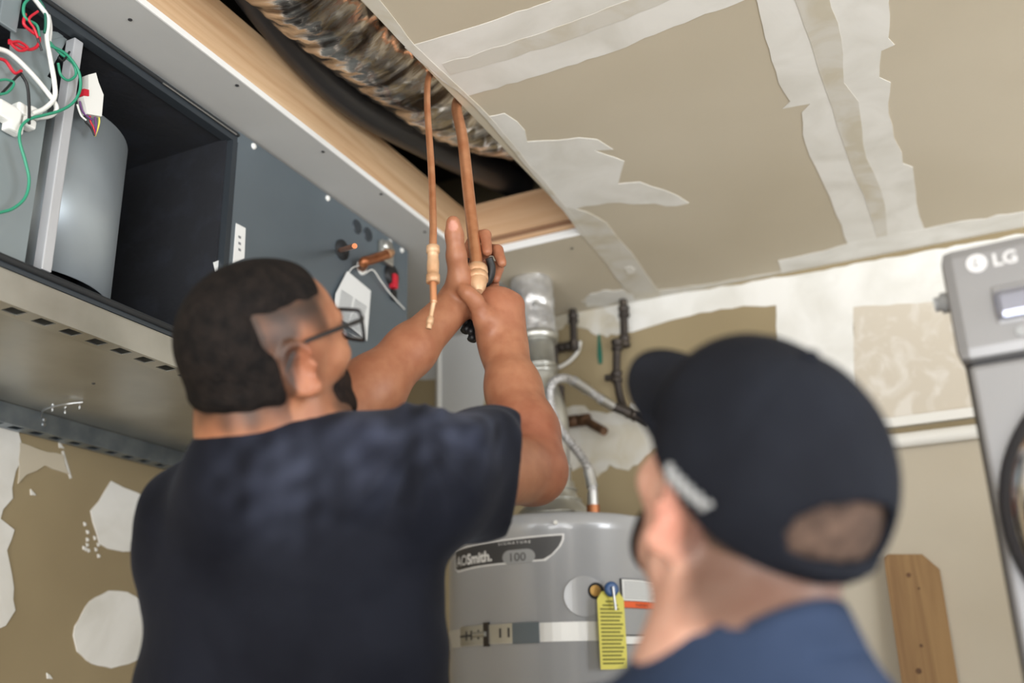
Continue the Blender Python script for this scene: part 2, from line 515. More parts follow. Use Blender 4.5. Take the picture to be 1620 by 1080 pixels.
# left wall patches
patch(wall_left, 0, XL, .0015, [(-40, 660), (28, 682), (36, 722), (24, 745), (17, 772), (19, 788), (4, 806), (0, 820), (22, 838), (10, 870), (21, 930), (23, 965), (8, 990), (-40, 1010)], M['compound'], label='ragged white compound stripe')
patch(wall_left, 0, XL, .0015, [(175, 761), (216, 779), (250, 800), (250, 868), (194, 872), (170, 868), (156, 860), (143, 808), (156, 792)], M['compound'], amp=.8)
patch(wall_left, 0, XL, .0015, [(171, 934), (150, 944), (134, 960), (118, 990), (115, 1005), (121, 1030), (144, 1050), (175, 1057), (202, 1050), (250, 1035), (250, 960), (200, 936)], M['compound'], step=10, amp=.7)
patch(wall_left, 0, XL, .0015, [(30, 700), (62, 712), (100, 720), (108, 750), (70, 735), (40, 750), (28, 765)], M['paper_ceiling'], step=12, amp=2)
for q in ((50, 780), (76, 1070), (95, 705)):
    patch(wall_left, 0, XL, .0015, [(q[0] - 3, q[1] - 6), (q[0] + 2, q[1] - 2), (q[0] + 6, q[1] + 4), (q[0] - 2, q[1] + 3)], M['compound'], step=5, amp=.6)
patch(wall_left, 0, XL, .0015, [(97, 714), (100, 713), (113, 756), (110, 757)], M['compound'], step=30, amp=.1)
for k in range(14):
    x, y = 130 + _rs.rand() * 30, 825 + _rs.rand() * 55
    patch(wall_left, 0, XL, .0015, [(x, y), (x + 3, y + 1), (x + 4, y + 5), (x + 1, y + 6)], M['compound'], step=4, amp=.8)

# back wall ledge
q0, q1 = at(1380, 676, 1, YB), at(1700, 640, 1, YB)
struct('trim_1', MB().box((-.32, YB - .022, 1.928), (1.6, YB, 1.955), .003), M['white_paint'], 'white wooden ledge trim along the back wall beside the dryer', 'trim')
struct('trim_2', MB().tube([(-.32, YB - .021, 1.888), (1.6, YB - .021, 1.888)], .02, 16), M['white_paint'], 'white rounded rail under the ledge trim', 'trim')

# cut-out lining
header = tag(MB().box((OX0 - .04, OY0, H + T + .0005), (OX0, OY1, H + .14)).build('header_board', M['lumber']), 'long pale lumber header board along the left side of the ceiling cut-out', 'board')
jo = thing('end_blocking', 'pale lumber blocking board across the far end of the ceiling cut-out', 'board', (OX0, OY1, H + T))
MB().box((OX0, OY1, H + .054), (OX1 + .005, OY1 + .04, H + .168)).build('upper_board', M['lumber_x'], jo)
MB().box((OX0, OY1 + .004, H + T + .0005), (OX1 + .005, OY1 + .04, H + .0535)).build('lower_board', M['lumber_dark'], jo)
MB().box((OX0, OY1 - .004, H + .0225), (OX1 + .005, OY1 + .0035, H + .0355)).build('lower_lip', M['lumber_x'], jo)
struct('trim_3', MB().box((OX0 - .0018, OY0, H - .0012), (OX0 + .0015, OY1, H + T - .0005)), M['bead'], 'bright white corner bead along the left edge of the cut-out', 'trim')
struct('trim_4', MB().box((OX0, OY1 - .0015, H - .0012), (OX1, OY1 + .0018, H + T + .008)), M['bead'], 'bright white corner bead across the far edge of the cut-out', 'trim')

# ------------------------------------------------------------------ ducts above the cut-out
def nz(a, b, seed):
    rs = np.random.RandomState(seed)
    s = 0
    for k in range(14):
        fa, fb, ph = rs.uniform(-9, 9), rs.uniform(20, 110) * rs.choice([-1, 1]), rs.uniform(0, 6.28)
        s = s + (1 - np.abs(np.sin(fa * a + fb * b * 0.5 + ph))) * rs.uniform(.3, 1)
    return s / 7.0


pth = spline([(-1.035, .12, 2.640), (-1.035, .8, 2.635), (-1.03, 1.2, 2.64), (-1.02, 1.55, 2.645), (-.96, 1.9, 2.66), (-.80, 2.2, 2.74), (-.62, 2.42, 2.80), (-.50, 2.65, 2.80)], 56)
SEG = 120
dv = np.zeros((len(pth), SEG))
for i in range(len(pth)):
    for k in range(SEG):
        dv[i, k] = 0
ii, kk = np.meshgrid(np.arange(len(pth)) / len(pth) * 2.6, np.arange(SEG) / SEG * 2 * np.pi, indexing='ij')
dv = 1 + .10 * (nz(np.round(np.cos(kk), 6) * .3 + np.sin(kk) * .3, ii, 5) - .6) + .05 * (nz(np.cos(kk) * .9 - np.sin(kk) * .7, ii * 1.7 + .2 * np.sin(kk), 9) - .6)
tag(MB().tube(pth, .151, SEG, True, lambda i, k: dv[i, k]).build('flexible_duct', M['duct']), 'crinkled silver foil flexible duct inside the ceiling cut-out', 'duct')
tag(MB().tube(spline([(-1.196, 1.25, 2.640), (-1.182, 1.40, 2.585), (-1.172, 1.65, 2.560), (-1.145, 1.95, 2.60), (-1.10, 2.42, 2.69)], 6), [.024 + .001 * i for i in range(25)], 32).build('round_duct', M['duct_dark']), 'smooth dark metal duct beside the foil duct', 'duct')


# ------------------------------------------------------------------ copper line set held by the worker
nut = dp(755, 432, 1.76)
tp = thing('copper_pipe', 'thick copper pipe hanging from the cut-out with a beige nut', 'pipe', nut)
top = at(720, 156, 2, 2.468)
pts = spline([(-.55, top[1] + .12, 2.475), (-.74, top[1] + .07, 2.480), (top[0] + .03, top[1] + .02, 2.476), (top[0] + .004, top[1], 2.452), dp(732, 220, 2.03), dp(743, 320, 1.89), dp(752, 400, 1.79), dp(754, 424, 1.765)], 10)
MB().tube(pts, .0112, 20).build('tube', M['copper'], tp)
ax = Vector(dp(752, 400, 1.79) - dp(757, 452, 1.735)).normalized()
a0 = Vector(dp(756, 447, 1.745))
MB().lathe([(0, .0165), (.002, .019), (.012, .019), (.013, .0175), (.016, .0175), (.017, .0195), (.030, .0195), (.032, .0165)], a0 + ax * .004, ax, 12).build('nut', M['beige_fit'], tp)
MB().lathe([(-.022, .007), (-.012, .013), (.0, .0160), (.006, .0160)], a0, ax, 20).build('flare_tip', M['beige_fit'], tp)

tl = thing('thin_copper_pipe', 'thin copper pipe hanging beside the worker\'s raised thumb, with a beige coupling', 'pipe', dp(685, 440, 1.655))
top2 = at(678, 112, 2, 2.462)
pts = spline([(-.56, top2[1] + .08, 2.464), (-.76, top2[1] + .05, 2.468), (top2[0] + .02, top2[1] + .012, 2.466), (top2[0] + .002, top2[1], 2.45), dp(676, 165, 1.98), dp(682, 260, 1.85), dp(685, 340, 1.735), dp(685, 390, 1.668), dp(685, 444, 1.645), dp(686, 480, 1.63)], 10)
MB().tube(pts, [.0064] * 70 + [.0058] * (len(pts) - 70), 16).build('tube', M['copper'], tl)
a1, b1 = Vector(dp(685, 444, 1.645)), Vector(dp(685, 390, 1.668))
ax = (b1 - a1).normalized()
LL = (b1 - a1).length
MB().lathe([(-.004, .009), (-.003, .0115), (.010, .0115), (.011, .0098), (.017, .0098), (.02, .0102), (LL * .55, .0102), (LL * .6, .0094), (LL - .012, .0094), (LL - .011, .0112), (LL, .0112), (LL + .001, .008)], a1, ax, 14).build('coupling', M['beige_fit'], tl)
a2, b2 = Vector(dp(686, 478, 1.63)), Vector(dp(678, 520, 1.615))
ax = (b2 - a2).normalized()
L2 = (b2 - a2).length
MB().lathe([(-.002, .0058), (.004, .0040), (L2 * .5, .0036), (L2 * .56, .0036), (L2 * .58, .0056), (L2 * .8, .0060), (L2 * .82, .0048), (L2, .0048)], a2, ax, 12).build('service_tip', M['beige_fit'], tl)

# ------------------------------------------------------------------ air handler
FX = -1.34
FY0, FYM, FY1 = 0.30, 1.478, 2.18
FZ0, FZ1 = 1.915, 2.432
XB = -1.94
ah = thing('air_handler', 'dark grey horizontal air handler with an open blower compartment, hung under the ceiling', 'air handler', (-1.64, 1.24, FZ0))
b = MB()
t_ = .012
b.box((XB, FY0, FZ0), (FX - .002, FY1, FZ0 + t_)).box((XB, FY0, FZ1 - t_), (FX - .002, FY1, FZ1)).box((XB, FY0, FZ0 + t_), (XB + t_, FY1, FZ1 - t_))
b.box((XB, FY0, FZ0), (FX, FY0 + t_, FZ1)).box((XB, FY1 - t_, FZ0), (FX, FY1, FZ1))
b.build('case', M['case'], ah)
l = MB()
e = t_ + .001
l.box((XB + e, FY0 + e, FZ0 + e), (FX - .02, FYM - .01, FZ0 + e + .014)).box((XB + e, FY0 + e, FZ1 - e - .014), (FX - .02, FYM - .01, FZ1 - e))
l.box((XB + e, FY0 + e, FZ0 + e + .014), (XB + e + .014, FYM - .01, FZ1 - e - .014)).box((XB + e, FYM - .022, FZ0 + e + .014), (FX - .012, FYM - .004, FZ1 - e - .014))
l.build('insulation_liner', M['liner'], ah)
pn = MB().box((FX - .004, FYM, FZ0 + .001), (FX + .003, FY1 + .002, FZ1 - .001), .0015).build('access_panel', M['case'], ah)
f = MB()
f.box((FX - .02, FY0, FZ1 - .030), (FX + .002, FYM - .001, FZ1 - .004)).box((FX - .02, FY0, FZ0), (FX + .001, FYM - .001, FZ0 + .022)).box((FX - .02, FYM - .016, FZ0 + .022), (FX + .004, FYM - .001, FZ1 - .030))
f.build('opening_frame', M['case_edge'], ah)
g = MB()
g.tube([(FX + .004, FY0, FZ1 - .012), (FX + .004, FYM, FZ1 - .012)], .004, 8).tube([(FX + .003, FY0, FZ0 + .014), (FX + .003, FYM, FZ0 + .014)], .006, 8)
g.build('gasket', M['rubber'], ah)
MB().tube([(FX + .0065, 1.25, FZ1 - .016), (FX + .0065, FYM - .01, FZ1 - .016)], .0018, 6).build('edge_wire', M['steel'], ah)
for p in ((400, 223), (517, 306), (615, 377), (634, 390)):
    q = at(*p, 0, FX)
    MB().lathe([(0, .0075), (.004, .006), (.005, .003)], (FX + .003, q[1], min(q[2], FZ1 - .012)), (1, 0, 0), 10).build('screw', M['white'], pn)
for p in ((563, 357), (580, 369)):
    q = at(*p, 0, FX)
    MB().lathe([(0, .019), (.002, .019), (.0025, .014)], (FX + .003, q[1], q[2] - .004), (1, 0, 0), 20).build('knockout', M['case_edge'], pn)
q = at(538, 396, 0, FX)
MB().lathe([(0, .026), (.006, .026), (.007, .012), (.012, .011)], (FX + .003, q[1], q[2]), (1, 0, 0), 20).build('grommet', M['rubber'], pn)
s0, s1 = Vector((FX, q[1], q[2])), Vector(dp(561, 389, 1.97))
stub = MB().tube([s0, s1], .0055, 12).build('thin_copper_stub', M['copper_dull'], ah)
q = at(570, 424, 0, FX)
p0 = Vector((FX + .002, q[1], q[2]))
p1 = Vector(at(572, 416, 0, FX + .035))
p2 = Vector(at(612, 402, 0, FX + .05))
big = MB().tube(spline([p0, (p0 + p1) / 2 + Vector((.006, 0, 0)), p1 + Vector((.004, .004, .004)), p1 * .6 + p2 * .4, p2], 6), .0125, 16).build('copper_stub', M['copper_dull'], ah)
axx = (p2 - p1).normalized()
MB().lathe([(-.004, .0135), (.012, .0135), (.0125, .010), (.024, .0085)], p2, axx, 14).build('stub_cap', M['beige_fit'], big)
MB().lathe([(-.002, .020), (.006, .018), (.007, .013)], p0, (1, 0, 0), 18).build('white_collar', M['white'], big)
q = at(604, 402, 0, FX)
v = MB().box((FX + .003, q[1] - .028, q[2] - .03), (FX + .020, q[1] + .030, q[2] + .03), .006).build('valve_block', M['galv'], pn)
MB().lathe([(0, .016), (.012, .016), (.013, .008)], (FX + .020, q[1] - .012, q[2] + .012), (1, 0, 0), 14).build('valve_cap', M['galv'], v)
q = at(616, 432, 0, FX)
MB().lathe([(0, .030), (.010, .028), (.012, .02)], (FX + .003, q[1], q[2] - .008), (1, 0, 0), 20).build('black_port', M['black'], pn)
q = at(617, 447, 0, FX)
MB().box((FX + .004, q[1] - .012, q[2] - .02), (FX + .022, q[1] + .008, q[2] + .02), .004).build('red_cap', M['red'], pn)
q = at(620, 460, 0, FX)
MB().box((FX + .004, q[1] - .014, q[2] - .03), (FX + .012, q[1] + .008, q[2] + .0), .003).build('black_clip', M['black'], pn)
MB().tube(spline([at(578, 432, 0, FX + .008), at(590, 427, 0, FX + .02), at(603, 445, 0, FX + .02), at(618, 465, 0, FX + .015), at(640, 489, 0, FX + .01)], 8), .0018, 8).build('drain_wire', M['white'], ah)

# stickers on the panel
q0, q1 = at(371, 354, 0, FX), at(387, 408, 0, FX)
st = MB().prism([at(x, y, 0, FX + .0032) for x, y in ((373, 353), (388, 361), (386, 409), (368, 417))], (.0012, 0, 0)).build('sticker', M['paper_white'], pn)
for y in (372, 382, 392):
    MB().prism([at(x, yy, 0, FX + .0045) for x, yy in ((377, y), (381, y + 2), (381, y + 6), (377, y + 4))], (.0004, 0, 0)).build('print_mark', M['print'], st)
MB().prism([at(x, y, 0, FX - .011) for x, y in ((337, 415), (348, 411), (348, 428), (341, 432))], (.001, 0, 0)).build('inner_sticker', M['paper_white'], ah)

# hanging instruction sheet
sh = [(549, 429), (586, 460), (583, 500), (580, 539), (545, 512), (527, 500), (531, 464)]
tg = thing('instruction_tag', 'white printed paper tag hanging on the grey panel under the copper stub', 'tag', at(560, 440, 0, FX + .012))
shp = MB().prism([at(x, y, 0, FX + .012) for x, y in sh], (.0015, 0, 0)).build('sheet', M['paper_white'], tg)
for r in range(15):
    u = r / 14
    xa, ya = 540 - 7 * u, 458 + 42 * u
    pr = MB()
    for s_ in range(2):
        w0, w1 = (0, .46) if s_ == 0 else (.54, 1)
        dx, dy = 40 - 4 * u, 27 - 2 * u
        P = [(xa + dx * w0, ya + dy * w0), (xa + dx * w1, ya + dy * w1), (xa + dx * w1, ya + dy * w1 + 1.2), (xa + dx * w0, ya + dy * w0 + 1.2)]
        pr.prism([at(x, y, 0, FX + .0138) for x, y in P], (.0003, 0, 0))
    pr.build('print_line', M['print'], shp)
MB().tube(spline([at(551, 433, 0, FX + .013), at(557, 424, 0, FX + .02), at(568, 420, 0, FX + .03)], 6), .001, 6).build('string', M['white'], tg)

# blower
DC = Vector((-1.56, 1.145, 0))
DR = .180
ZB0, ZB1 = 1.968, 2.305
sc = MB()
n_ = 48
outl = []
for k in range(n_ + 1):
    a = -math.pi * .75 + math.pi * 1.5 * k / n_
    outl.append((DC.x + DR * math.cos(a), DC.y + DR * math.sin(a)))
vs, fs = [], []
for (x, y) in outl:
    vs += [(x, y, ZB0), (x, y, ZB1)]
for k in range(n_):
    fs.append((2 * k, 2 * k + 2, 2 * k + 3, 2 * k + 1))
sc.add(vs, fs, True)
sc.add([(x, y, ZB1) for x, y in outl], [tuple(range(n_ + 1))])
bl = sc.build('blower_housing', M['drum'], ah)
sm = bl.modifiers.new('thick', 'SOLIDIFY')
sm.thickness = .0022
MB().lathe([(ZB0 - .006, .118), (ZB0 + .30, .118)], (DC.x, DC.y, 0), seg=32).build('blower_wheel', M['liner'], bl)
MB().lathe([(0, .03), (.05, .03)], (DC.x, DC.y, FZ0 + .027), seg=16).build('motor', M['case_edge'], bl)
# plate in front of the housing, left of the post
PX_ = FX - .025
qa, qb = at(78, 250, 0, PX_), at(72, 425, 0, PX_)
MB().box((PX_ - .003, .55, FZ0 + .03), (PX_, 1.03, FZ1 - .13)).build('mounting_plate', M['plate'], ah)
qp = at(100, 240, 0, FX - .01)
po = MB().box((FX - .03, qp[1] - .011, FZ0 + .0285), (FX - .008, qp[1] + .009, FZ1 - .034), .002).build('upright_post', M['post'], ah)
MB().prism([at(x, y, 0, FX - .032) for x, y in ((125, 38), (128, 50), (82, 62), (80, 54))], (-.002, 0, 0)).build('top_bracket', M['plate'], ah)
MB().prism([at(x, y, 0, FX - .034) for x, y in ((18, 44), (112, 52), (70, 130), (60, 190), (10, 190))], (-.002, 0, 0)).build('control_board', M['plate'], ah)
MB().box((FX - .012, .90, 2.33), (FX - .004, .935, FZ1 - .034), .002).build('side_rail', M['plate'], ah)


def wire(pts, r, material, x0=FX - .004, name='wire'):
    return MB().tube(spline([at(p[0], p[1], 0, x0 + (p[2] if len(p) > 2 else 0)) for p in pts], 8), r, 8).build(name, material, ah)


wire([(-10, 75), (15, 84), (42, 108), (70, 140), (89, 168, .004), (82, 182), (58, 186), (45, 182)], .0042, M['white'])
wire([(48, -8), (62, 8), (76, 30), (74, 60), (80, 95), (86, 130), (86, 155), (70, 172), (50, 180)], .0042, M['white'], FX + .004)
wire([(58, -8), (72, 10), (80, 40), (78, 70)], .003, M['white'])
wire([(50, -6), (38, 8), (40, 28), (58, 40), (62, 58)], .0026, M['green'], FX + .006)
wire([(78, 66), (95, 84), (115, 100), (120, 118), (108, 127), (96, 118), (92, 100)], .0024, M['green'], FX + .004)
wire([(80, 72), (105, 86), (124, 112), (127, 140), (116, 162), (95, 175), (70, 182), (48, 188), (34, 200), (31, 222), (40, 255), (46, 285), (40, 312), (20, 330), (-8, 338)], .0026, M['green'], FX + .008)
wire([(58, -6), (70, 14), (72, 40), (70, 52)], .0024, M['teal'], FX + .005)
wire([(40, 22), (38, 38), (50, 50), (62, 60), (58, 74), (42, 78), (14, 64)], .0028, M['red'], FX + .004)
wire([(14, 66), (30, 80), (44, 76), (30, 66), (14, 68)], .0024, M['red'], FX + .007)
wire([(-8, 92), (8, 96), (20, 112), (26, 116), (34, 112)], .0028, M['red'])
wire([(60, 60), (54, 45), (46, 30), (60, 18)], .0022, M['red'], FX + .008)
wire([(34, 118), (43, 135), (46, 165), (46, 196)], .0026, M['black'], FX + .008)
wire([(0, 150), (12, 138), (26, 122), (34, 116)], .0022, M['black'], FX + .003)
wire([(-6, 128), (10, 126), (22, 132), (12, 146), (-6, 150)], .0022, M['green'], FX + .004)
wire([(52, 40), (60, 62), (66, 80)], .0022, M['print_dark'], FX + .006)
wire([(110, 82), (100, 96), (92, 90)], .0020, M['black'], FX + .006)
wp = MB()
for (x, y, rx) in ((10, 180, .022), (34, 176, .014), (52, 180, .012), (42, 196, .012), (20, 202, .014)):
    c_ = at(x, y, 0, FX - .012)
    wp.box(c_ - [.010, rx, rx * .7], c_ + [.010, rx, rx * .7], .004)
wp.build('motor_connector', M['white'], ah)
# plug hanging at the post
cb = MB().prism([at(x, y, 0, FX - .004) for x, y in ((140, 118), (152, 115), (156, 130), (164, 150), (161, 184), (138, 180), (132, 152), (140, 148))], (-.016, 0, 0)).build('wire_plug', M['white'], ah)
MB().prism([at(x, y, 0, FX - .002) for x, y in ((133, 140), (141, 142), (141, 152), (132, 151))], (-.01, 0, 0)).build('plug_latch', M['red'], cb)
for i_, (cn, dx) in enumerate((('red', 0), ('purple', 8), ('yellow', 14), ('black', -8))):
    wire([(142 + dx, 180), (143 + dx, 192), (148 + dx * .5, 202), (150, 215)], .0018, M[cn], FX - .012)
wire([(126, 160), (130, 175), (138, 184), (146, 190)], .0018, M['purple'], FX - .01)
wire([(122, 165), (128, 182), (136, 190)], .0018, M['white'], FX - .008)

# drain pan and the slotted angles carrying the unit
PZ = 1.9105
pan = thing('drain_pan', 'galvanised drain pan under the air handler', 'pan', (-1.64, 1.24, PZ))
MB().box((XB + .0, FY0 - .02, PZ), (FX + .0005, FY1 + .03, PZ + .003)).build('pan_bottom', M['galv'], pan)
MB().box((XB - .003, FY0 - .02, PZ), (XB, FY1 + .03, PZ + .05)).build('pan_rim', M['galv'], pan)


def slotted_angle(name, label, xf, y0, y1, zb, zt, material, inward):
    t = thing(name, label, 'angle bar', (xf, (y0 + y1) / 2, zb), group='slotted angles carrying the air handler')
    MB().box((xf - .002, y0, zb), (xf, y1, zt)).build('face_flange', material, t)
    fl = MB()
    w = .042
    xa, xb = xf - .002, xf - .002 - w
    fl.box((xb, y0, zb), (xb + .010, y1, zb + .002)).box((xa - .006, y0, zb), (xa, y1, zb + .002)).box((xb - .002, y0, zb), (xb, y1, zt - .003))  # rear lip added to close the channel and darken the slots
    y = y0
    while y < y1:
        fl.box((xb + .010, y, zb), (xa - .006, min(y + .026, y1), zb + .002))
        y += .056
    fl.build('slotted_flange', material, t)
    return t


a_f = slotted_angle('slotted_angle', 'bright galvanised slotted angle bar along the front of the air handler', FX + .003, FY0 - .05, FY1 + .06, 1.859, 1.9095, M['galv'], -1)
a_b = slotted_angle('slotted_angle', 'blue-grey slotted angle bar against the left wall under the drain pan', -1.944, FY0 - .05, FY1 + .3, 1.864, 1.9095, M['galv_blue'], -1)
MB().box((FX - .043, FY0 - .05, 1.9075), (FX + .001, FY1 + .06, 1.9095)).build('top_flange', M['galv'], a_f)
for yy in (.5, 1.4, 2.1):
    MB().box((-2.0, yy, 1.866), (-1.945, yy + .03, 1.869)).build('wall_bracket', M['galv_blue'], a_b)
q = at(66, 665, 0, -1.94)
for dz in (0, .03):
    MB().lathe([(0, .005), (.003, .004)], (-1.944, q[1] + .01, 1.882 + dz * .4), (1, 0, 0), 8).build('screw', M['steel'], a_b)
rod = thing('bent_wire', 'bent steel wire with screws poking from under the drain pan', 'wire', at(90, 640, 2, PZ - .012))
MB().tube(spline([at(64, 662, 2, PZ - .014), at(70, 648, 2, PZ - .012), at(100, 640, 2, PZ - .01), at(131, 636, 2, PZ - .004)], 6), .0022, 8).build('rod', M['steel'], rod)
for p in ((84, 640), (104, 644), (127, 636)):
    q = at(*p, 2, PZ)
    MB().lathe([(0, .002), (.012, .002), (.0125, .0045), (.016, .0045)], (q[0], q[1], PZ - .016), seg=8).build('screw', M['steel'], rod)
q = at(148, 606, 2, PZ)
MB().lathe([(0, .003), (.002, .004)], (q[0], q[1], PZ - .002), seg=8).build('screw', M['print_dark'], pan)

# thin white conduit on the back wall
tag(MB().tube([(-1.624, YB - .010, 0), (-1.624, YB - .010, H - .002)], .0075, 12).build('conduit', M['white_paint']), 'thin white vertical conduit on the back wall', 'conduit')

# ------------------------------------------------------------------ water heater
HX, HY, HR, HT = -1.09, 2.56, .29, 1.692
wh = thing('water_heater', 'grey tank water heater with a dark badge and yellow tag in the back corner', 'water heater', (HX, HY, .46))
MB().lathe([(.46, HR - .008), (.468, HR), (HT - .05, HR), (HT - .045, HR + .003), (HT - .012, HR + .003), (HT - .002, HR - .003), (HT, HR - .012), (HT + .002, HR - .02), (HT + .004, .10)], (HX, HY, 0), seg=96).build('tank', M['tank'], wh)
tag(MB().box((HX - .33, YB - .62, 0), (HX + .33, YB - .002, .4595), .004).build('heater_stand', M['plank']), 'wooden platform carrying the water heater', 'stand')


def cyl(ang, z, r=HR):
    a = math.radians(ang)
    return (HX + r * math.sin(a), HY - r * math.cos(a), z)


def wrap(poly, r, name, material, parent, th=.0012, du=2.0):
    """polygon in (degrees, z) laid on the tank, cut fine enough to follow its curve"""
    bm = bmesh.new()
    f = bm.faces.new([bm.verts.new((p[0], p[1], 0)) for p in poly])
    lo, hi = min(p[0] for p in poly), max(p[0] for p in poly)
    x = lo + du
    while x < hi:
        bmesh.ops.bisect_plane(bm, geom=bm.verts[:] + bm.edges[:] + bm.faces[:], plane_co=(x, 0, 0), plane_no=(1, 0, 0))
        x += du
    r0 = bmesh.ops.extrude_face_region(bm, geom=bm.faces[:])
    up = [v for v in r0['geom'] if isinstance(v, bmesh.types.BMVert)]
    ups = set(v.index for v in up)
    for v in up:
        v.co.z = 1
    bm.verts.index_update()
    o = origin_of(parent)
    for v in bm.verts:
        v.co = Vector(cyl(v.co.x, v.co.y, r + (th if v.co.z > .5 else -.001))) - o
    bmesh.ops.recalc_face_normals(bm, faces=bm.faces[:])
    me = bpy.data.meshes.new(name)
    bm.to_mesh(me)
    bm.free()
    return new_obj(name, me, material, parent)


def wrap_text(body, ang, z, size, r, material, parent, name='lettering', bold=0.0, sx=1.0):
    V, F = text_mesh(body, size, bold)
    o = origin_of(parent)
    me = bpy.data.meshes.new(name)
    me.from_pydata([tuple(Vector(cyl(ang + math.degrees(x * sx / HR), z + y, r)) - o) for x, y in V], [], F)
    return new_obj(name, me, material, parent)


def badge_shape(g):
    P = [(-41.5 + g, 1.628 - g * .004), (-20, 1.6305 - g * .004), (0, 1.632 - g * .004), (27.5 - g, 1.637 - g * .004)]
    P += [(27.2 - g, 1.622), (25.5 - g, 1.606), (22 - g, 1.588), (18 - g, 1.573 + g * .004), (0, 1.571 + g * .004), (-20, 1.571 + g * .004), (-37 + g, 1.569 + g * .004), (-40.5 + g, 1.578)]
    return P


bd = wrap(badge_shape(0), HR, 'badge', M['logo_white'], wh, .0010)
wrap(badge_shape(1.0), HR + .001, 'badge_face', M['badge'], bd, .0008)
wrap_text('AO', -38, 1.583, .036, HR + .0024, M['logo_white'], bd, sx=1.0)
wrap_text('Smith.', -27.5, 1.583, .036, HR + .0024, M['logo_white'], bd, bold=.0012, sx=1.0)
wrap_text('S I G N A T U R E', -6, 1.618, .0085, HR + .0024, M['logo_white'], bd, sx=1.35)
ov = []
for k in range(24):
    a = 2 * math.pi * k / 24
    cx_ = 9 if math.cos(a) > 0 else 0.5
    ov.append((4.7 + (4.3 if math.cos(a) > 0 else -4.3) + 3.7 * math.cos(a) * 1.1, 1.5865 + .0175 * math.sin(a)))
wrap(ov, HR + .0022, 'badge_oval', M['badge_grey'], bd, .0008)
wrap_text('100', -.6, 1.576, .0285, HR + .0036, M['badge'], bd, sx=1.1)

# strap
sp = thing('seismic_strap', 'silver metal strap with buckle around the water heater', 'strap', (HX, HY, 1.385))
wrap([(-179.9, 1.384), (179.9, 1.384), (179.9, 1.428), (-179.9, 1.428)], HR + .0012, 'band', M['strap'], sp, .0014, 4.0)
for nm, a0_, a1_, zz0, zz1, mt_, th in (('buckle_plate', -33, -13, 1.386, 1.432, 'galv', .004), ('slotted_tab', -12, 1, 1.386, 1.430, 'galv', .003), ('dark_clip', 1, 14, 1.382, 1.430, 'case', .004), ('slider', -15, -12, 1.380, 1.436, 'iron', .006)):
    wrap([(a0_, zz0), (a1_, zz0), (a1_, zz1), (a0_, zz1)], HR + .0026, nm, M[mt_], sp, th)
for a_ in (-28, -24, -19, -6, -1.5):
    wrap([(a_, 1.398), (a_ + 1.1, 1.398), (a_ + 1.1, 1.420), (a_, 1.420)], HR + .0066 if a_ < -12 else HR + .0056, 'slot', M['print_dark'], sp, .0006)
wrap([(-33, 1.406), (-20, 1.406), (-20, 1.411), (-33, 1.411)], HR + .0067, 'slot', M['print_dark'], sp, .0006)
MB().tube([cyl(-21, 1.409, HR + .010), cyl(-13, 1.409, HR + .010)], .006, 12).build('tension_screw', M['galv'], sp)

# thermostat plate, recess, key tag
disc = wrap([(36 + 10 * math.cos(2 * math.pi * k / 36), 1.487 + .048 * math.sin(2 * math.pi * k / 36)) for k in range(36)], HR, 'cover_plate', M['tank'], wh, .004)
wrap([(41.5 + 4 * math.cos(2 * math.pi * k / 24), 1.499 + .020 * math.sin(2 * math.pi * k / 24)) for k in range(24)], HR + .004, 'port', M['rubber'], disc, .002)
wrap([(41 + 2.6 * math.cos(2 * math.pi * k / 24), 1.499 + .013 * math.sin(2 * math.pi * k / 24)) for k in range(24)], HR + .006, 'brass_plug', M['brass'], disc, .003)
tg = thing('yellow_tag', 'yellow printed hang tag on the water heater\'s blue drain knob', 'tag', cyl(46, 1.49, HR + .03))
a46 = math.radians(46)
nrm = Vector((math.sin(a46), -math.cos(a46), 0))
tan = Vector((math.cos(a46), math.sin(a46), 0))
tb = Vector(cyl(46.5, 0, HR + .026))


def tp_(u, z, d=0):
    return tb + tan * u + Vector((0, 0, z)) + nrm * d


card = MB().prism([tp_(-.035, 1.318), (tp_(.035, 1.318)), tp_(.035, 1.478), tp_(.022, 1.496), tp_(-.022, 1.496), tp_(-.035, 1.478)], nrm * .0015).build('card', M['yellow'], tg)
for r in range(17):
    z = 1.470 - r * .0088
    ww = .029 if r > 1 else .014 + .008 * r
    MB().prism([tp_(-ww, z, .0016), tp_(ww - (r % 3) * .004, z, .0016), tp_(ww - (r % 3) * .004, z + .0042, .0016), tp_(-ww, z + .0042, .0016)], nrm * .0003).build('print_line', M['tag_print'], card)
kn = thing('drain_valve', 'blue round knob with a metal stem on the water heater', 'knob', tp_(0, 1.50, .004))
MB().tube([tp_(0, 1.50, -.03), tp_(0, 1.50, .004)], .006, 10).build('spindle', M['brass'], kn)
MB().lathe([(.004, .014), (.005, .018), (.012, .018), (.014, .012)], tp_(0, 1.50), nrm, 16).build('wheel', M['blue'], kn)
MB().tube([tp_(0, 1.505, .018), tp_(.006, 1.452, .014)], .0035, 8).build('stem', M['steel'], kn)

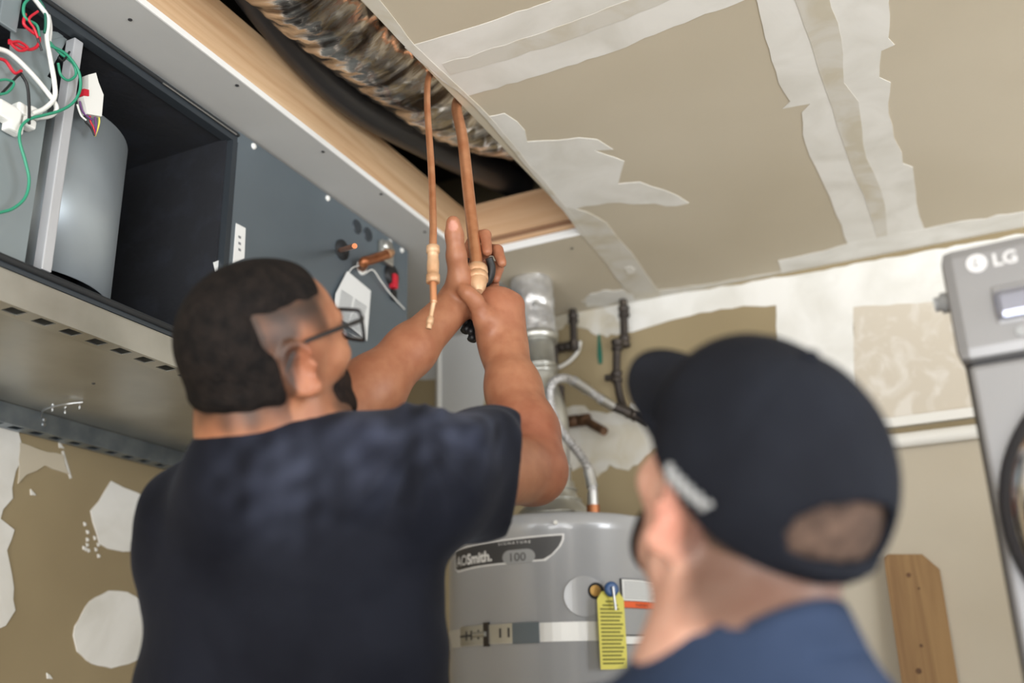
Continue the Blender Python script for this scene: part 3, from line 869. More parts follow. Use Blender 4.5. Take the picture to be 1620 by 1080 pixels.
# warning label
lb = wrap([(55, 1.374), (84, 1.374), (84, 1.530), (55, 1.530)], HR + .0004, 'warning_label', M['print_dark'], wh, .0042)
wrap([(55.6, 1.478), (83.5, 1.478), (83.5, 1.528), (55.6, 1.528)], HR + .0046, 'label_text_block', M['paper_white'], lb, .0004)
for r in range(8):
    z = 1.521 - r * .0055
    wrap([(56.5, z), (81 - (r * 7 % 5), z), (81 - (r * 7 % 5), z + .0022), (56.5, z + .0022)], HR + .0051, 'print_line', M['print'], lb, .0002, 4)
wrap([(55.6, 1.461), (83.5, 1.461), (83.5, 1.476), (55.6, 1.476)], HR + .0046, 'orange_band', M['orange'], lb, .0004)
wrap_text('WARNING', 63, 1.4645, .010, HR + .0053, M['print_dark'], lb)
wrap([(55.6, 1.398), (83.5, 1.398), (83.5, 1.459), (55.6, 1.459)], HR + .0046, 'grey_block', M['badge_grey'], lb, .0004)
wrap([(55.6, 1.376), (83.5, 1.376), (83.5, 1.394), (55.6, 1.394)], HR + .0046, 'white_strip', M['paper_white'], lb, .0004)
MB().lathe([(0, .006), (.004, .005)], cyl(23.5, HT - .028, HR + .003), (math.sin(.41), -math.cos(.41), 0), 10).build('screw', M['white'], wh)

# flue
fl = thing('vent_pipe', 'galvanised flue pipe rising from the water heater to the ceiling', 'vent pipe', (HX, HY, HT + .005))
MB().lathe([(HT + .0045, .112), (HT + .006, .115), (HT + .03, .112), (HT + .05, .098), (HT + .075, .074), (HT + .10, .062), (HT + .13, .058)], (HX, HY, 0), seg=40).build('draft_hood', M['galv'], fl)
MB().lathe([(HT + .004, .121), (HT + .0075, .120)], (HX, HY, 0), seg=40).build('hood_gap', M['rubber'], fl)
for zz_, rr_ in ((.034, .112), (.078, .074), (.108, .0625)):
    MB().lathe([(HT + zz_ - .004, rr_ - .001), (HT + zz_ - .002, rr_ + .004), (HT + zz_ + .002, rr_ + .004), (HT + zz_ + .004, rr_ - .001)], (HX, HY, 0), seg=40).build('hood_bead', M['galv'], fl)
pa = Vector((HX, HY, HT + .125))
pb = Vector((HX + .002, HY, 1.97))
pc = Vector((HX - .030, HY, 2.14))
pd = Vector((HX - .047, HY, 2.438))
MB().lathe([(0, .050), (.04, .050), (.042, .055), (.050, .055), (.052, .050), ((pb - pa).length, .048)], pa, pb - pa, 32).build('lower_section', M['foil'], fl)
MB().tube(spline([pb - Vector((0, 0, .02)), pb + Vector((-.004, 0, .05)), pc - Vector((-.004, 0, .04)), pc + Vector((0, 0, .01))], 6), .049, 32).build('elbow', M['galv'], fl)
MB().lathe([(0, .050), (.004, .054), (.012, .054), (.014, .050), (.020, .050), (.022, .054), (.030, .054), (.032, .050), (.12, .050)], pc, pd - pc, 32).build('middle_section', M['galv'], fl)
u_ = (pd - pc).normalized()
Lt = (pd - pc).length
MB().lathe([(.10, .060), (.102, .064), (.115, .066), (.125, .066), (.127, .061)], pc, u_, 32).build('ring', M['galv'], fl)
MB().tube([pc + u_ * (.118 + (Lt - .118) * i / 16) for i in range(17)], [.060 + .004 * math.sin(i * 2.1) * (i % 3 == 0) + (.004 if i > 8 else 0) for i in range(17)], 40, True,
          lambda i, k: 1 + .018 * math.sin(i * 1.9 + k * .7) + .014 * math.sin(k * 1.7 - i * 2.3)).build('taped_collar', M['foil'], fl)
for a_ in (-.6, .5):
    d_ = Vector((math.sin(a_), -math.cos(a_), 0))
    MB().lathe([(0, .005), (.012, .004)], pc + u_ * .20 + d_ * .062, d_, 8).build('screw', M['galv'], fl)

# flexible connector
YC = 2.64
hz_ = [(938, 792), (937, 770), (932, 745), (920, 722), (900, 697), (884, 675), (873, 648), (869, 622), (875, 604), (890, 598), (906, 602), (930, 617), (950, 631), (968, 642)]
YH = [2.46, 2.46, 2.46, 2.47, 2.475, 2.47, 2.465, 2.465, 2.475, 2.51, 2.58, 2.64, 2.70, 2.74]
hp = [at(x, y, 1, yy) for (x, y), yy in zip(hz_, YH)]
cn = thing('braided_connector', 'looping braided steel water connector above the water heater', 'hose', hp[0])
hose = MB().tube(spline(hp, 8), .0125, 20).build('hose', M['braid'], cn)
for i_, j_ in ((1, 2), (10, 11), (12, 13)):
    MB().tube([hp[i_], (np.array(hp[i_]) + hp[j_]) / 2, hp[j_]], [.0155, .0148, .0155], 16).build('crimp', M['steel'], cn)
MB().tube([np.array(hp[0]) - [0, 0, .036], np.array(hp[0]) - [0, 0, .012]], .019, 6).build('copper_nut', M['copper_dull'], cn)
MB().tube([np.array(hp[0]) - [0, 0, .06], np.array(hp[0]) - [0, 0, .034]], .012, 12).build('nipple', M['galv'], cn)
MB().tube([np.array(hp[0]) - [0, 0, .012], np.array(hp[0]) + [0, 0, .02]], .0145, 12).build('sleeve', M['steel'], cn)
MB().lathe([(HT + .0045, .03), (HT + .008, .028)], (hp[0][0], hp[0][1], 0), seg=20).build('hole_ring', M['rubber'], wh)


# iron pipes on the back wall
def fitting(b, a, c, r, ln=.02):
    a, c = Vector(a), Vector(c)
    d = (c - a).normalized()
    b.tube([a - d * ln * .5, a + d * ln * .5], r, 12)


YP = YB - .035
g1 = thing('iron_pipe', 'dark iron pipe dropping from the ceiling left of the green tape', 'pipe', at(908, 546, 1, YP))
P = [at(906, 486, 1, YP), at(908, 546, 1, YP), at(878, 550, 1, YP), at(876, 600, 1, YP), at(876, 640, 1, YP)]
P[0][2] = H - .001
b = MB().tube([P[0], P[1]], .0115, 14).tube([P[1], P[2]], .0115, 14).tube([P[2], P[4]], .0115, 14)
b.build('run', M['iron'], g1)
for i_, (p, dv_) in enumerate(((P[0] - [0, 0, .03], (0, 0, 1)), (P[1], (0, 0, 1)), (P[1] - [.03, 0, 0], (1, 0, 0)), (P[2], (0, 0, 1)), (P[3], (0, 0, 1)))):
    d_ = Vector(dv_)
    MB().lathe([(-.016, .0135), (-.014, .0165), (-.008, .0165), (-.006, .015), (.006, .015), (.008, .0165), (.014, .0165), (.016, .0135)], p, d_, 14).build('elbow_fitting', M['iron'], g1)
MB().ball(P[1], .0165, 12, 8).build('elbow_corner', M['iron'], g1)
g2 = thing('iron_pipe', 'dark iron pipe with a valve dropping from the ceiling behind the cap brim', 'pipe', at(985, 548, 1, YP))
Q = [at(986, 478, 1, YP), at(988, 540, 1, YP), at(976, 546, 1, YP - .03), at(976, 596, 1, YP - .03), at(985, 640, 1, YP - .03), at(1000, 655, 1, YP - .06), at(1026, 668, 1, YP - .06)]
Q[0][2] = H - .001
b = MB().tube([Q[0], Q[1]], .0125, 14).tube([Q[1], Q[2]], .0125, 14).tube(spline(Q[2:], 5), .0125, 14)
b.build('run', M['iron'], g2)
for p, dv_ in ((Q[0] - [0, 0, .04], (0, 0, 1)), (Q[1], (0, 0, 1)), (Q[2], (0, 0, 1)), (Q[3], (0, 0, 1)), (Q[5], tuple(Q[6] - Q[5]))):
    MB().lathe([(-.018, .0145), (-.016, .018), (-.008, .018), (-.006, .016), (.006, .016), (.008, .018), (.016, .018), (.018, .0145)], p, dv_, 14).build('pipe_fitting', M['iron'], g2)
MB().tube([Q[3], at(958, 598, 1, YP - .03)], .011, 12).build('valve_stub', M['iron'], g2)
MB().tube([hp[-1], Q[5]], .014, 14).build('valve_body', M['iron'], g2)
MB().tube([at(1012, 652, 1, YP - .07), at(1030, 664, 1, YP - .09)], .006, 10).build('valve_lever', M['iron'], g2)
g3 = thing('rusty_pipe', 'rusty brown capped pipe stub with a tee beside the flue', 'pipe', at(900, 668, 1, YP))
R_ = [at(886, 610, 1, YP), at(888, 668, 1, YP), at(925, 664, 1, YP), at(956, 682, 1, YP - .06)]
MB().tube([R_[0], R_[1]], .013, 14).build('riser', M['iron'], g3)
MB().tube([R_[1], R_[2]], .0135, 14).tube([R_[2], R_[3]], .0135, 14).build('stub', M['iron_rust'], g3)
for p, dv_ in ((R_[1], (0, 0, 1)), (R_[2], (1, 0, 0)), (R_[1] * .5 + R_[2] * .5, (1, 0, 0))):
    MB().lathe([(-.018, .015), (-.016, .019), (.016, .019), (.018, .015)], p, dv_, 14).build('tee_fitting', M['iron_rust'], g3)
tag(MB().tube(spline([at(918, 540, 1, YB - .012), at(914, 556, 1, YB - .014), at(902, 570, 1, YB - .016), at(886, 580, 1, YB - .016), at(876, 582, 1, YB - .02)], 8), .006, 10).build('white_tube', M['white_paint']), 'short white plastic tube bending beside the flue pipe', 'tube')
tag(MB().prism([at(x, y, 1, YB - .0018) for x, y in ((946, 530), (949, 528), (953, 560), (953, 575), (947, 576), (945, 560))], (0, -.0015, 0)).build('green_tape', M['teal']), 'narrow dark green strip of tape on the back wall', 'tape')

# ------------------------------------------------------------------ plank against the wall
pk = thing('wooden_plank', 'pine board with clipped corners leaning on the back wall beside the dryer', 'plank', (-.21, YB - .05, 0))
px0, px1 = -.280, -.150
pt = [(px0 + .010, 1.592), (px1 - .035, 1.585), (px1, 1.545), (px1 + .004, .002), (px0 + .004, .002), (px0, 1.584)]
MB().prism([(x, YB - .004 - .022 - .10 * (1.6 - z) / 1.6 * .6, z) for x, z in pt], (0, .021, 0)).build('board', M['plank'], pk)
for x, z, r in ((-.225, 1.535, .006), (-.205, 1.50, .003), (-.235, 1.30, .007), (-.22, 1.36, .004)):
    yy = YB - .026 - .10 * (1.6 - z) / 1.6 * .6
    MB().lathe([(0, r), (.0012, r * .9)], (x, yy - .0004, z), (0, -1, 0), 10).build('wood_knot', M['iron_rust'], pk)

# ------------------------------------------------------------------ stacked dryer
DW, DH, DD = .60, .875, .58
dry = thing('dryer', 'silver front-loading dryer with round door, stacked at the right edge', 'dryer', (-.008, 1.25, .878), math.radians(-5))


def local(b, name, material, parent):
    return b.build(name, material, parent, world=False)


local(MB().box((0.004, .012, 0), (DW - .004, DD, DH - .004), .012), 'body', M['dryer_dark'], dry)  # dark body colour paints the shaded edge beside the front panel
b = MB().box((.010, -.004, 0), (DW - .010, .02, DH - .146), .006)
face = local(b, 'front_panel', M['dryer'], dry)
cp = local(MB().box((0, -.012, DH - .142), (DW, .05, DH), .014), 'control_panel', M['dryer'], dry)
lg = local(MB().lathe([(0, .0115), (.001, .0115)], (.040, -.0122, DH - .026), (0, -1, 0), 24), 'logo_disc', M['logo_pale'], cp)


def flat_text(body, x, z, size, y, material, parent, bold=0.0, name='lettering'):
    V, F = text_mesh(body, size, bold)
    me = bpy.data.meshes.new(name)
    me.from_pydata([(x + a, y, z + c_) for a, c_ in V], [], F)
    return new_obj(name, me, material, parent)


flat_text('LG', .057, DH - .034, .022, -.0128, M['logo_pale'], cp, .0006)
local(MB().tube([(.040, -.0136, DH - .019), (.0375, -.0136, DH - .030), (.0425, -.0136, DH - .030)], .0010, 6), 'logo_mark', M['dryer'], cp)
local(MB().box((.050, -.022, DH - .102), (.30, -.006, DH - .066), .008), 'drawer_bar', M['drawer_bar'], cp)
local(MB().box((.048, -.0135, DH - .106), (.32, -.008, DH - .058), .004), 'drawer_recess', M['dryer'], cp)
local(MB().lathe([(0, .007), (.002, .006)], (.072, -.0118, DH - .118), (0, -1, 0), 12), 'screw_cap', M['badge_grey'], cp)
local(MB().box((.34, -.0135, DH - .11), (.56, -.011, DH - .04), .002), 'display', M['dryer_dark'], cp)
local(MB().lathe([(0, .028), (.016, .026), (.018, .02)], (.34, -.012, DH - .075), (0, -1, 0), 24), 'dial', M['chrome'], cp)
DCX, DCZ, DRR = .186, .545, .164
door = local(MB().lathe([(0, DRR + .008), (.014, DRR + .008), (.022, DRR + .003), (.022, DRR - .01)], (DCX, -.003, DCZ), (0, -1, 0), 64), 'door', M['dryer_dark'], dry)
local(MB().lathe([(.020, DRR - .004), (.030, DRR - .008), (.034, DRR - .024), (.030, DRR - .040), (.02, DRR - .044)], (DCX, -.003, DCZ), (0, -1, 0), 64, caps=False), 'chrome_ring', M['chrome'], door)
local(MB().lathe([(.018, DRR - .040), (.024, DRR - .041), (.030, .08), (.034, .04), (.035, .002)], (DCX, -.003, DCZ), (0, -1, 0), 48), 'door_window', M['door_glass'], door)
local(MB().lathe([(0, .013), (.012, .013), (.013, .009), (.02, .009)], (.002, .03, DH - .052), (-1, 0, 0), 16), 'side_knob', M['badge_grey'], dry)
ws = thing('washer', 'silver front-loading washer under the stacked dryer', 'washer', (-.008, 1.25, 0), math.radians(-5))
local(MB().box((0, 0, .012), (DW, DD, DH), .012), 'body', M['dryer'], ws)
local(MB().lathe([(0, DRR), (.02, DRR - .005), (.03, DRR - .03), (.02, DRR - .06), (.025, .05)], (DCX, 0, .45), (0, -1, 0), 48), 'door', M['chrome'], ws)
for x in (.06, DW - .06):
    for y in (.06, DD - .06):
        local(MB().lathe([(0, .02), (.013, .02)], (x, y, 0), seg=12), 'foot', M['rubber'], ws)

# ------------------------------------------------------------------ implicit-surface bodies
F4 = np.float32


def smin(a, b, k):
    h = np.maximum(k - np.abs(a - b), 0) / k
    return np.minimum(a, b) - h * h * k * 0.25


def smax(a, b, k):
    return -smin(-a, -b, k)


class SDF:
    def __init__(s):
        s.ops = []

    def cap(s, a, b, ra, rb, k=.012, op='u'):
        a, b = np.array(a, float), np.array(b, float)
        ab = b - a
        L2 = float(ab @ ab) + 1e-12

        def fn(P):
            q = P - a
            t = np.clip((q @ ab) / L2, 0, 1)
            d = q - t[:, None] * ab
            return np.sqrt((d * d).sum(1)) - (ra + t * (rb - ra))
        s.ops.append((op, fn, (a + b) / 2, math.sqrt(L2) / 2 + max(ra, rb), k))
        return s

    def ell(s, c, r, rot=None, k=.012, op='u'):
        c = np.array(c, float)
        r = np.array(r, float)
        R = np.eye(3) if rot is None else np.array(rot, float)   # columns: local axes

        def fn(P):
            q = (P - c) @ R
            k0 = np.sqrt(((q / r) ** 2).sum(1))
            k1 = np.sqrt(((q / (r * r)) ** 2).sum(1)) + 1e-9
            return k0 * (k0 - 1) / k1
        s.ops.append((op, fn, c, float(r.max()), k))
        return s

    def chain(s, pts, radii, k=.012, op='u'):
        for i in range(len(pts) - 1):
            s.cap(pts[i], pts[i + 1], radii[i], radii[i + 1], k, op)
        return s

    def ev(s, P, ops=None):
        d = np.full(len(P), 10.0)
        for op, fn, c, R, k in (s.ops if ops is None else ops):
            v = fn(P)
            d = smin(d, v, k) if op == 'u' else smax(d, -v, k)
        return d

    def near(s, c, hb):
        return [o for o in s.ops if np.linalg.norm(o[2] - c) - o[3] < hb + o[4] + .02]


def polygonize(S, lo, hi, h, post=None, BL=12):
    lo = np.array(lo, float)
    n = np.ceil((np.array(hi) - lo) / h / BL).astype(int) * BL
    nb = n // BL
    bi = np.stack(np.meshgrid(*[np.arange(k) for k in nb], indexing='ij'), -1).reshape(-1, 3)
    bc = lo + (bi + .5) * BL * h
    hb = h * BL * math.sqrt(3) / 2
    dc = S.ev(bc)
    if post:
        dc0 = dc
        dc = post(bc, dc)
    active = np.abs(dc) < 1.6 * hb + .02
    G = np.ones(n + 1, F4)
    for (i, j, k), d in zip(bi[~active], dc[~active]):
        if d < 0:
            G[i * BL:i * BL + BL + 1, j * BL:j * BL + BL + 1, k * BL:k * BL + BL + 1] = -1
    g = np.stack(np.meshgrid(*[np.arange(BL + 1)] * 3, indexing='ij'), -1).reshape(-1, 3) * h
    for (i, j, k), c in zip(bi[active], bc[active]):
        P = lo + np.array([i, j, k]) * BL * h + g
        v = S.ev(P, S.near(c, hb))
        if post:
            v = post(P, v)
        G[i * BL:i * BL + BL + 1, j * BL:j * BL + BL + 1, k * BL:k * BL + BL + 1] = v.reshape((BL + 1,) * 3)
    s = G < 0
    cnt = np.zeros(n, np.int8)
    for a in (0, 1):
        for b in (0, 1):
            for c in (0, 1):
                cnt += s[a:n[0] + a, b:n[1] + b, c:n[2] + c]
    act = (cnt > 0) & (cnt < 8)
    ijk = np.argwhere(act)
    idx = np.full(n, -1, np.int64)
    idx[act] = np.arange(len(ijk))
    cor = [(a, b, c) for a in (0, 1) for b in (0, 1) for c in (0, 1)]
    V = {c: G[ijk[:, 0] + c[0], ijk[:, 1] + c[1], ijk[:, 2] + c[2]] for c in cor}
    acc = np.zeros((len(ijk), 3))
    num = np.zeros(len(ijk))
    for c0 in cor:
        for ax in range(3):
            if c0[ax] == 0:
                c1 = tuple(1 if i == ax else c0[i] for i in range(3))
                va, vb = V[c0], V[c1]
                mk = (va < 0) != (vb < 0)
                t = np.where(mk, va / np.where(mk, va - vb, 1), 0)
                pos = np.tile(np.array(c0, float), (len(ijk), 1))
                pos[:, ax] += t
                acc += pos * mk[:, None]
                num += mk
    verts = lo + h * (ijk + acc / num[:, None])
    quads = []
    for ax in range(3):
        a1, a2 = (ax + 1) % 3, (ax + 2) % 3
        sl0 = [slice(1, -1)] * 3
        sl1 = [slice(1, -1)] * 3
        sl0[ax], sl1[ax] = slice(0, -1), slice(1, None)
        A, B = s[tuple(sl0)], s[tuple(sl1)]
        e = np.argwhere(A != B)
        e[:, a1] += 1
        e[:, a2] += 1
        flip = s[e[:, 0], e[:, 1], e[:, 2]]

        def cell(d1, d2):
            q = e.copy()
            q[:, a1] -= d1
            q[:, a2] -= d2
            return idx[q[:, 0], q[:, 1], q[:, 2]]
        q = np.stack([cell(1, 1), cell(0, 1), cell(0, 0), cell(1, 0)], 1)
        q[~flip] = q[~flip][:, ::-1]
        quads.append(q)
    quads = np.concatenate(quads)
    quads = quads[(quads >= 0).all(1)]
    # drop loose crumbs: keep it simple, smooth once
    for _ in range(2):
        sm_ = np.zeros_like(verts)
        ct = np.zeros(len(verts))
        for a in range(4):
            b = (a + 1) % 4
            np.add.at(sm_, quads[:, a], verts[quads[:, b]])
            np.add.at(sm_, quads[:, b], verts[quads[:, a]])
            np.add.at(ct, quads[:, a], 1)
            np.add.at(ct, quads[:, b], 1)
        verts = verts * .5 + .5 * sm_ / np.maximum(ct, 1)[:, None]
    return verts, quads


def np_mesh(name, V, Q, material, parent=None, colors=None):
    o = np.array(origin_of(parent)) if parent else np.zeros(3)
    me = bpy.data.meshes.new(name)
    me.vertices.add(len(V))
    me.vertices.foreach_set('co', (V - o).astype(F4).ravel())
    me.loops.add(len(Q) * 4)
    me.loops.foreach_set('vertex_index', Q.astype(np.int32).ravel())
    me.polygons.add(len(Q))
    me.polygons.foreach_set('loop_start', np.arange(0, len(Q) * 4, 4, dtype=np.int32))
    me.polygons.foreach_set('loop_total', np.full(len(Q), 4, np.int32))
    me.polygons.foreach_set('use_smooth', np.ones(len(Q), bool))
    me.update(calc_edges=True)
    me.validate()
    if colors is not None:
        at_ = me.color_attributes.new('Col', 'FLOAT_COLOR', 'POINT')
        at_.data.foreach_set('color', np.concatenate([colors, np.ones((len(V), 1))], 1).astype(F4).ravel())
    return new_obj(name, me, material, parent)


def frame(c, fwd, up_hint=(0, 0, 1), roll=0.0, scale=1.0):
    """head frame: columns right, forward, up"""
    f = np.array(fwd, float)
    f /= np.linalg.norm(f)
    r = np.cross(f, up_hint)
    r /= np.linalg.norm(r)
    u = np.cross(r, f)
    cr, sr = math.cos(roll), math.sin(roll)
    r, u = cr * r + sr * u, -sr * r + cr * u
    return np.array(c, float), np.stack([r, f, u], 1), scale


def to_world(fr, p):
    c, R, s = fr
    return c + R @ (np.array(p, float) * s)


def to_local(fr, P):
    c, R, s = fr
    return ((P - c) @ R) / s


def add_head(S, fr, ears=True):
    c, R, s = fr
    W = lambda p: to_world(fr, p)

    def el(p, r, rot=None, k=.02, op='u'):
        S.ell(W(p), np.array(r) * s, R if rot is None else R @ rot, k * s, op)

    def cp(a, b, ra, rb, k=.012, op='u'):
        S.cap(W(a), W(b), ra * s, rb * s, k * s, op)
    el((0, -.014, .020), (.0765, .095, .087))
    el((0, .028, .022), (.066, .066, .066), k=.03)
    el((0, .030, -.040), (.060, .060, .066), k=.03)
    el((0, .030, -.082), (.054, .056, .036), k=.025)
    for sg in (-1, 1):
        cp((sg * .056, .004, -.066), (sg * .020, .076, -.102), .014, .014, .02)
        el((sg * .046, .060, -.026), (.020, .022, .018), k=.02)
        cp((sg * .010, .090, .020), (sg * .048, .074, .020), .008, .008, .015)
    el((0, .078, -.104), (.020, .018, .017), k=.02)
    cp((0, .090, .010), (0, .112, -.028), .007, .011, .012)
    for sg in (-1, 1):
        el((sg * .012, .100, -.035), (.009, .012, .008), k=.008)
        el((sg * .032, .098, .003), (.017, .014, .011), k=.012, op='s')
        el((sg * .031, .082, .002), (.0125, .0125, .011), k=.004)
    cp((-.020, .086, -.066), (.020, .086, -.066), .006, .006, .01)
    cp((-.017, .086, -.076), (.017, .086, -.076), .0065, .0065, .008)
    if ears:
        for sg in (-1, 1):
            tl = math.radians(12)
            rot = np.array([[1, 0, 0], [0, math.cos(tl), -math.sin(tl)], [0, math.sin(tl), math.cos(tl)]])
            yw = math.radians(22) * -sg
            ry = np.array([[math.cos(yw), -math.sin(yw), 0], [math.sin(yw), math.cos(yw), 0], [0, 0, 1]])
            E = ry @ rot
            ec = np.array([sg * .0800, -.020, -.012])
            el(ec, (.0055, .019, .031), E, .006)
            ring = []
            for k in range(15):
                a = math.radians(-70 + 275 * k / 14)
                rad_y, rad_z = .0195, .0315
                loc = np.array([sg * .004, -rad_y * math.sin(a) if False else -rad_y * math.sin(a), rad_z * math.cos(a)])
                ring.append(ec + E @ loc)
            for k in range(14):
                cp(ring[k], ring[k + 1], .0042, .0042, .004)
            el(ec + E @ np.array([sg * .0085, .003, -.004]), (.0095, .0105, .0165), E, .004, 's')
            el(ec + E @ np.array([sg * .003, .017, -.004]), (.0045, .004, .006), E, .004)   # tragus
            el(ec + E @ np.array([sg * .002, .006, -.030]), (.0055, .009, .010), E, .008)  # lobe


def unit(v):
    v = np.array(v, float)
    return v / np.linalg.norm(v)


def rot_about(v, ax, a):
    ax = unit(ax)
    return v * math.cos(a) + np.cross(ax, v) * math.sin(a) + ax * (ax @ v) * (1 - math.cos(a))


def add_hand(S, wrist, f, n, thumb, curls, sc=1.0, spread=0.06, side=1):
    """wrist point, finger direction f, palm normal n; thumb: world points; side=+1 if thumb lies along cross(n, f)"""
    f = unit(f)
    n = unit(np.array(n, float) - f * (np.array(n) @ f))
    s = np.cross(n, f) * side
    W = np.array(wrist, float)
    offs = (.029, .010, -.010, -.028)
    fwd = (.090, .094, .089, .080)
    lens = ((.042, .027, .021), (.046, .030, .022), (.042, .028, .021), (.034, .022, .019))
    rad = ((.0105, .0095, .0088, .0072), (.0108, .0098, .009, .0074), (.0102, .0092, .0085, .007), (.0092, .0083, .0077, .0065))
    for i in range(4):
        kn = W + (f * fwd[i] + s * offs[i]) * sc
        S.cap(W + s * offs[i] * .55 * sc + f * .012 * sc, kn, .0165 * sc, .0122 * sc, .016)
        S.ell(kn - n * .003, (.0125 * sc,) * 3, None, .008)
        d = rot_about(f, n, spread * (1.5 - i) * -side * -1)
        p = kn
        for j in range(3):
            d = rot_about(d, np.cross(d, n) if False else np.cross(f, n), curls[i][j])
            q = p + d * lens[i][j] * sc
            S.cap(p, q, rad[i][j] * sc, rad[i][j + 1] * sc, .005)
            p = q
    S.ell(W + (f * .05 + n * .010) * sc, (.034 * sc, .040 * sc, .016 * sc), np.stack([s, f, n], 1), .016)
    rr = (.019, .016, .0125, .0112, .0095)
    S.chain(thumb, [r * sc for r in rr[:len(thumb)]], .010)


def wob(P, seed, fr=(8, 30), n=8):
    rs = np.random.RandomState(seed)
    v = np.zeros(len(P))
    for _ in range(n):
        k = rs.randn(3)
        k = k / np.linalg.norm(k) * rs.uniform(*fr)
        v += np.sin(P @ k + rs.uniform(0, 6.28))
    return v / n


def sstep(x, a, b):
    t = np.clip((x - a) / (b - a), 0, 1)
    return t * t * (3 - 2 * t)


L3 = lambda c: np.array(lin(c))

# ------------------------------------------------------------------ worker reaching up
pa_ = thing('person', 'bearded worker in black shirt and glasses reaching up to the copper pipes', 'person', (-.86, 1.12, 0))
HD = frame(dp(424, 552, 1.295), (.306, .788, .52), roll=-.33, scale=1.045)
shR, elR, wrR = np.array([-.640, 1.115, 1.535]), np.array([-.640, 1.425, 1.592]), dp(797, 552, 1.755)
shL, elL, wrL = np.array([-.985, 1.075, 1.495]), np.array([-.880, 1.245, 1.665]), dp(716, 486, 1.765)
nb = np.array([-.835, 1.005, 1.560])

S = SDF()
add_head(S, HD)
S.cap(to_world(HD, (0, -.035, -.050)), nb, .068, .074, .03)
S.cap(to_world(HD, (0, .005, -.070)), nb + [.0, .03, .0], .056, .070, .03)
S.ell(to_world(HD, (0, -.065, -.070)), (.060, .040, .040), HD[1], .03)
S.cap(nb + [0, .02, -.01], shR - [.02, 0, .005], .070, .062, .04)
S.cap(nb + [0, .02, -.01], shL + [.02, 0, -.005], .070, .062, .04)
S.ell((-.855, 1.115, 1.37), (.165, .115, .20), None, .05)
S.ell((-.862, 1.14, 1.10), (.165, .12, .20), None, .05)
S.chain([shR, elR], [.062, .050], .03)
fa = unit(wrR - elR)
S.chain([elR, elR + fa * .075, elR + fa * .17, wrR], [.050, .054, .044, .035], .025)
S.chain([shL, elL], [.060, .050], .03)
fb = unit(wrL - elL)
S.chain([elL, elL + fb * .08, elL + fb * .19, wrL], [.050, .051, .040, .033], .025)
# left hand: palm to the pipe, thumb up
nutp = np.array(nut)
fl_ = unit(CF * .75 + CU * .65 + CR * .10)
nl_ = unit(CR * .95 - CF * .1)
th = [wrL + CU * .012 + CR * .006, dp(727, 446, 1.745), dp(722, 405, 1.735), dp(719, 372, 1.735), dp(717, 352, 1.735)]
S.chain(th, [.023, .020, .0165, .0150, .0125], .010)
for kp, fp in (((738, 402, 1.835), ((752, 374, 1.848), (768, 372, 1.82), (771, 398, 1.79))), ((742, 420, 1.838), ((770, 394, 1.852), (787, 396, 1.82), (794, 416, 1.795))),
               ((744, 440, 1.84), ((774, 420, 1.852), (788, 424, 1.825), (784, 440, 1.80))), ((744, 458, 1.838), ((768, 446, 1.848), (780, 450, 1.825), (776, 462, 1.81)))):
    kq = dp(*kp)
    S.cap(wrL + (kq - wrL) * .12, kq, .020, .0135, .016)
    S.chain([kq] + [dp(*q_) for q_ in fp], [.0125, .0115, .0108, .0092], .004)
S.cap(dp(727, 470, 1.765), dp(731, 436, 1.765), .027, .019, .02)
# two fingertips wrapped round the pipe, seen right of it
# right hand: back of the hand to the viewer, closed on the tool
fr_ = unit(CU * .93 - CR * .12 + CF * .34)
nr_ = unit(CF * .95 - CU * .2 - CR * .25)
th = [wrR + CU * .02 - CR * .022, dp(765, 505, 1.735), dp(752, 476, 1.725), dp(740, 464, 1.72), dp(733, 459, 1.722)]
add_hand(S, wrR, fr_, nr_, th, [(1.25, 1.35, .8), (1.35, 1.4, .8), (1.4, 1.4, .8), (1.45, 1.4, .8)], 1.05, side=-1)
S.cap(wrR, wrR + fr_ * .07, .036, .036, .03)

V, Q = polygonize(S, (-1.16, .78, .86), (-.50, 1.80, 2.12), .0036)
pl_ = to_local(HD, V)
x, y, z = np.abs(pl_[:, 0]), pl_[:, 1], pl_[:, 2]
onhead = (np.linalg.norm(pl_ - [0, 0, -.01], axis=1) < .175)
skin, red, dark = L3((160, 110, 82)), L3((152, 88, 67)), L3((52, 37, 29))
C_ = np.tile(skin, (len(V), 1))
w1 = sstep(wob(V, 3, (10, 40)), -.1, .5) * .25
C_ = C_ * (1 - w1[:, None]) + red * w1[:, None]


def near_pt(p, r0, r1):
    return 1 - sstep(np.linalg.norm(V - p, axis=1), r0, r1)


ear_w = np.maximum(near_pt(to_world(HD, (.083, -.02, -.012)), .02, .05), near_pt(to_world(HD, (-.083, -.02, -.012)), .02, .05)) * .32
for wt in (ear_w, near_pt(elR + fa * .03, .03, .14) * .75, near_pt(wrR + fr_ * .08, .02, .10) * .35):
    C_ = C_ * (1 - wt[:, None]) + red * wt[:, None]
for np_, nw in ((dp(716, 356, 1.718), .012), (dp(772, 392, 1.772), .009), (dp(796, 412, 1.778), .009)):
    wn = near_pt(np_, nw * .7, nw) * .7
    C_ = C_ * (1 - wn[:, None]) + L3((200, 146, 132)) * wn[:, None]
zb = np.interp(y, [-.12, -.06, -.040, -.030, .0, .02, .045, .06], [-.048, -.056, -.066, -.006, .020, .008, .004, .03])
front = (.050 + (z - .03) * .35) - y
hair_sd = np.minimum(z - zb, front)
n1 = wob(pl_, 12, (110, 300), 14) * 1.6
fade = sstep(hair_sd + n1 * .008 + np.where(y < -.02, .016, 0), -.010, .028) * onhead
upper = sstep(z + n1 * .012 + np.where(y < -.05, .05, 0), .038, .072)
stub = fade * np.clip(.84 + .16 * upper + .14 * n1, .70, 1)
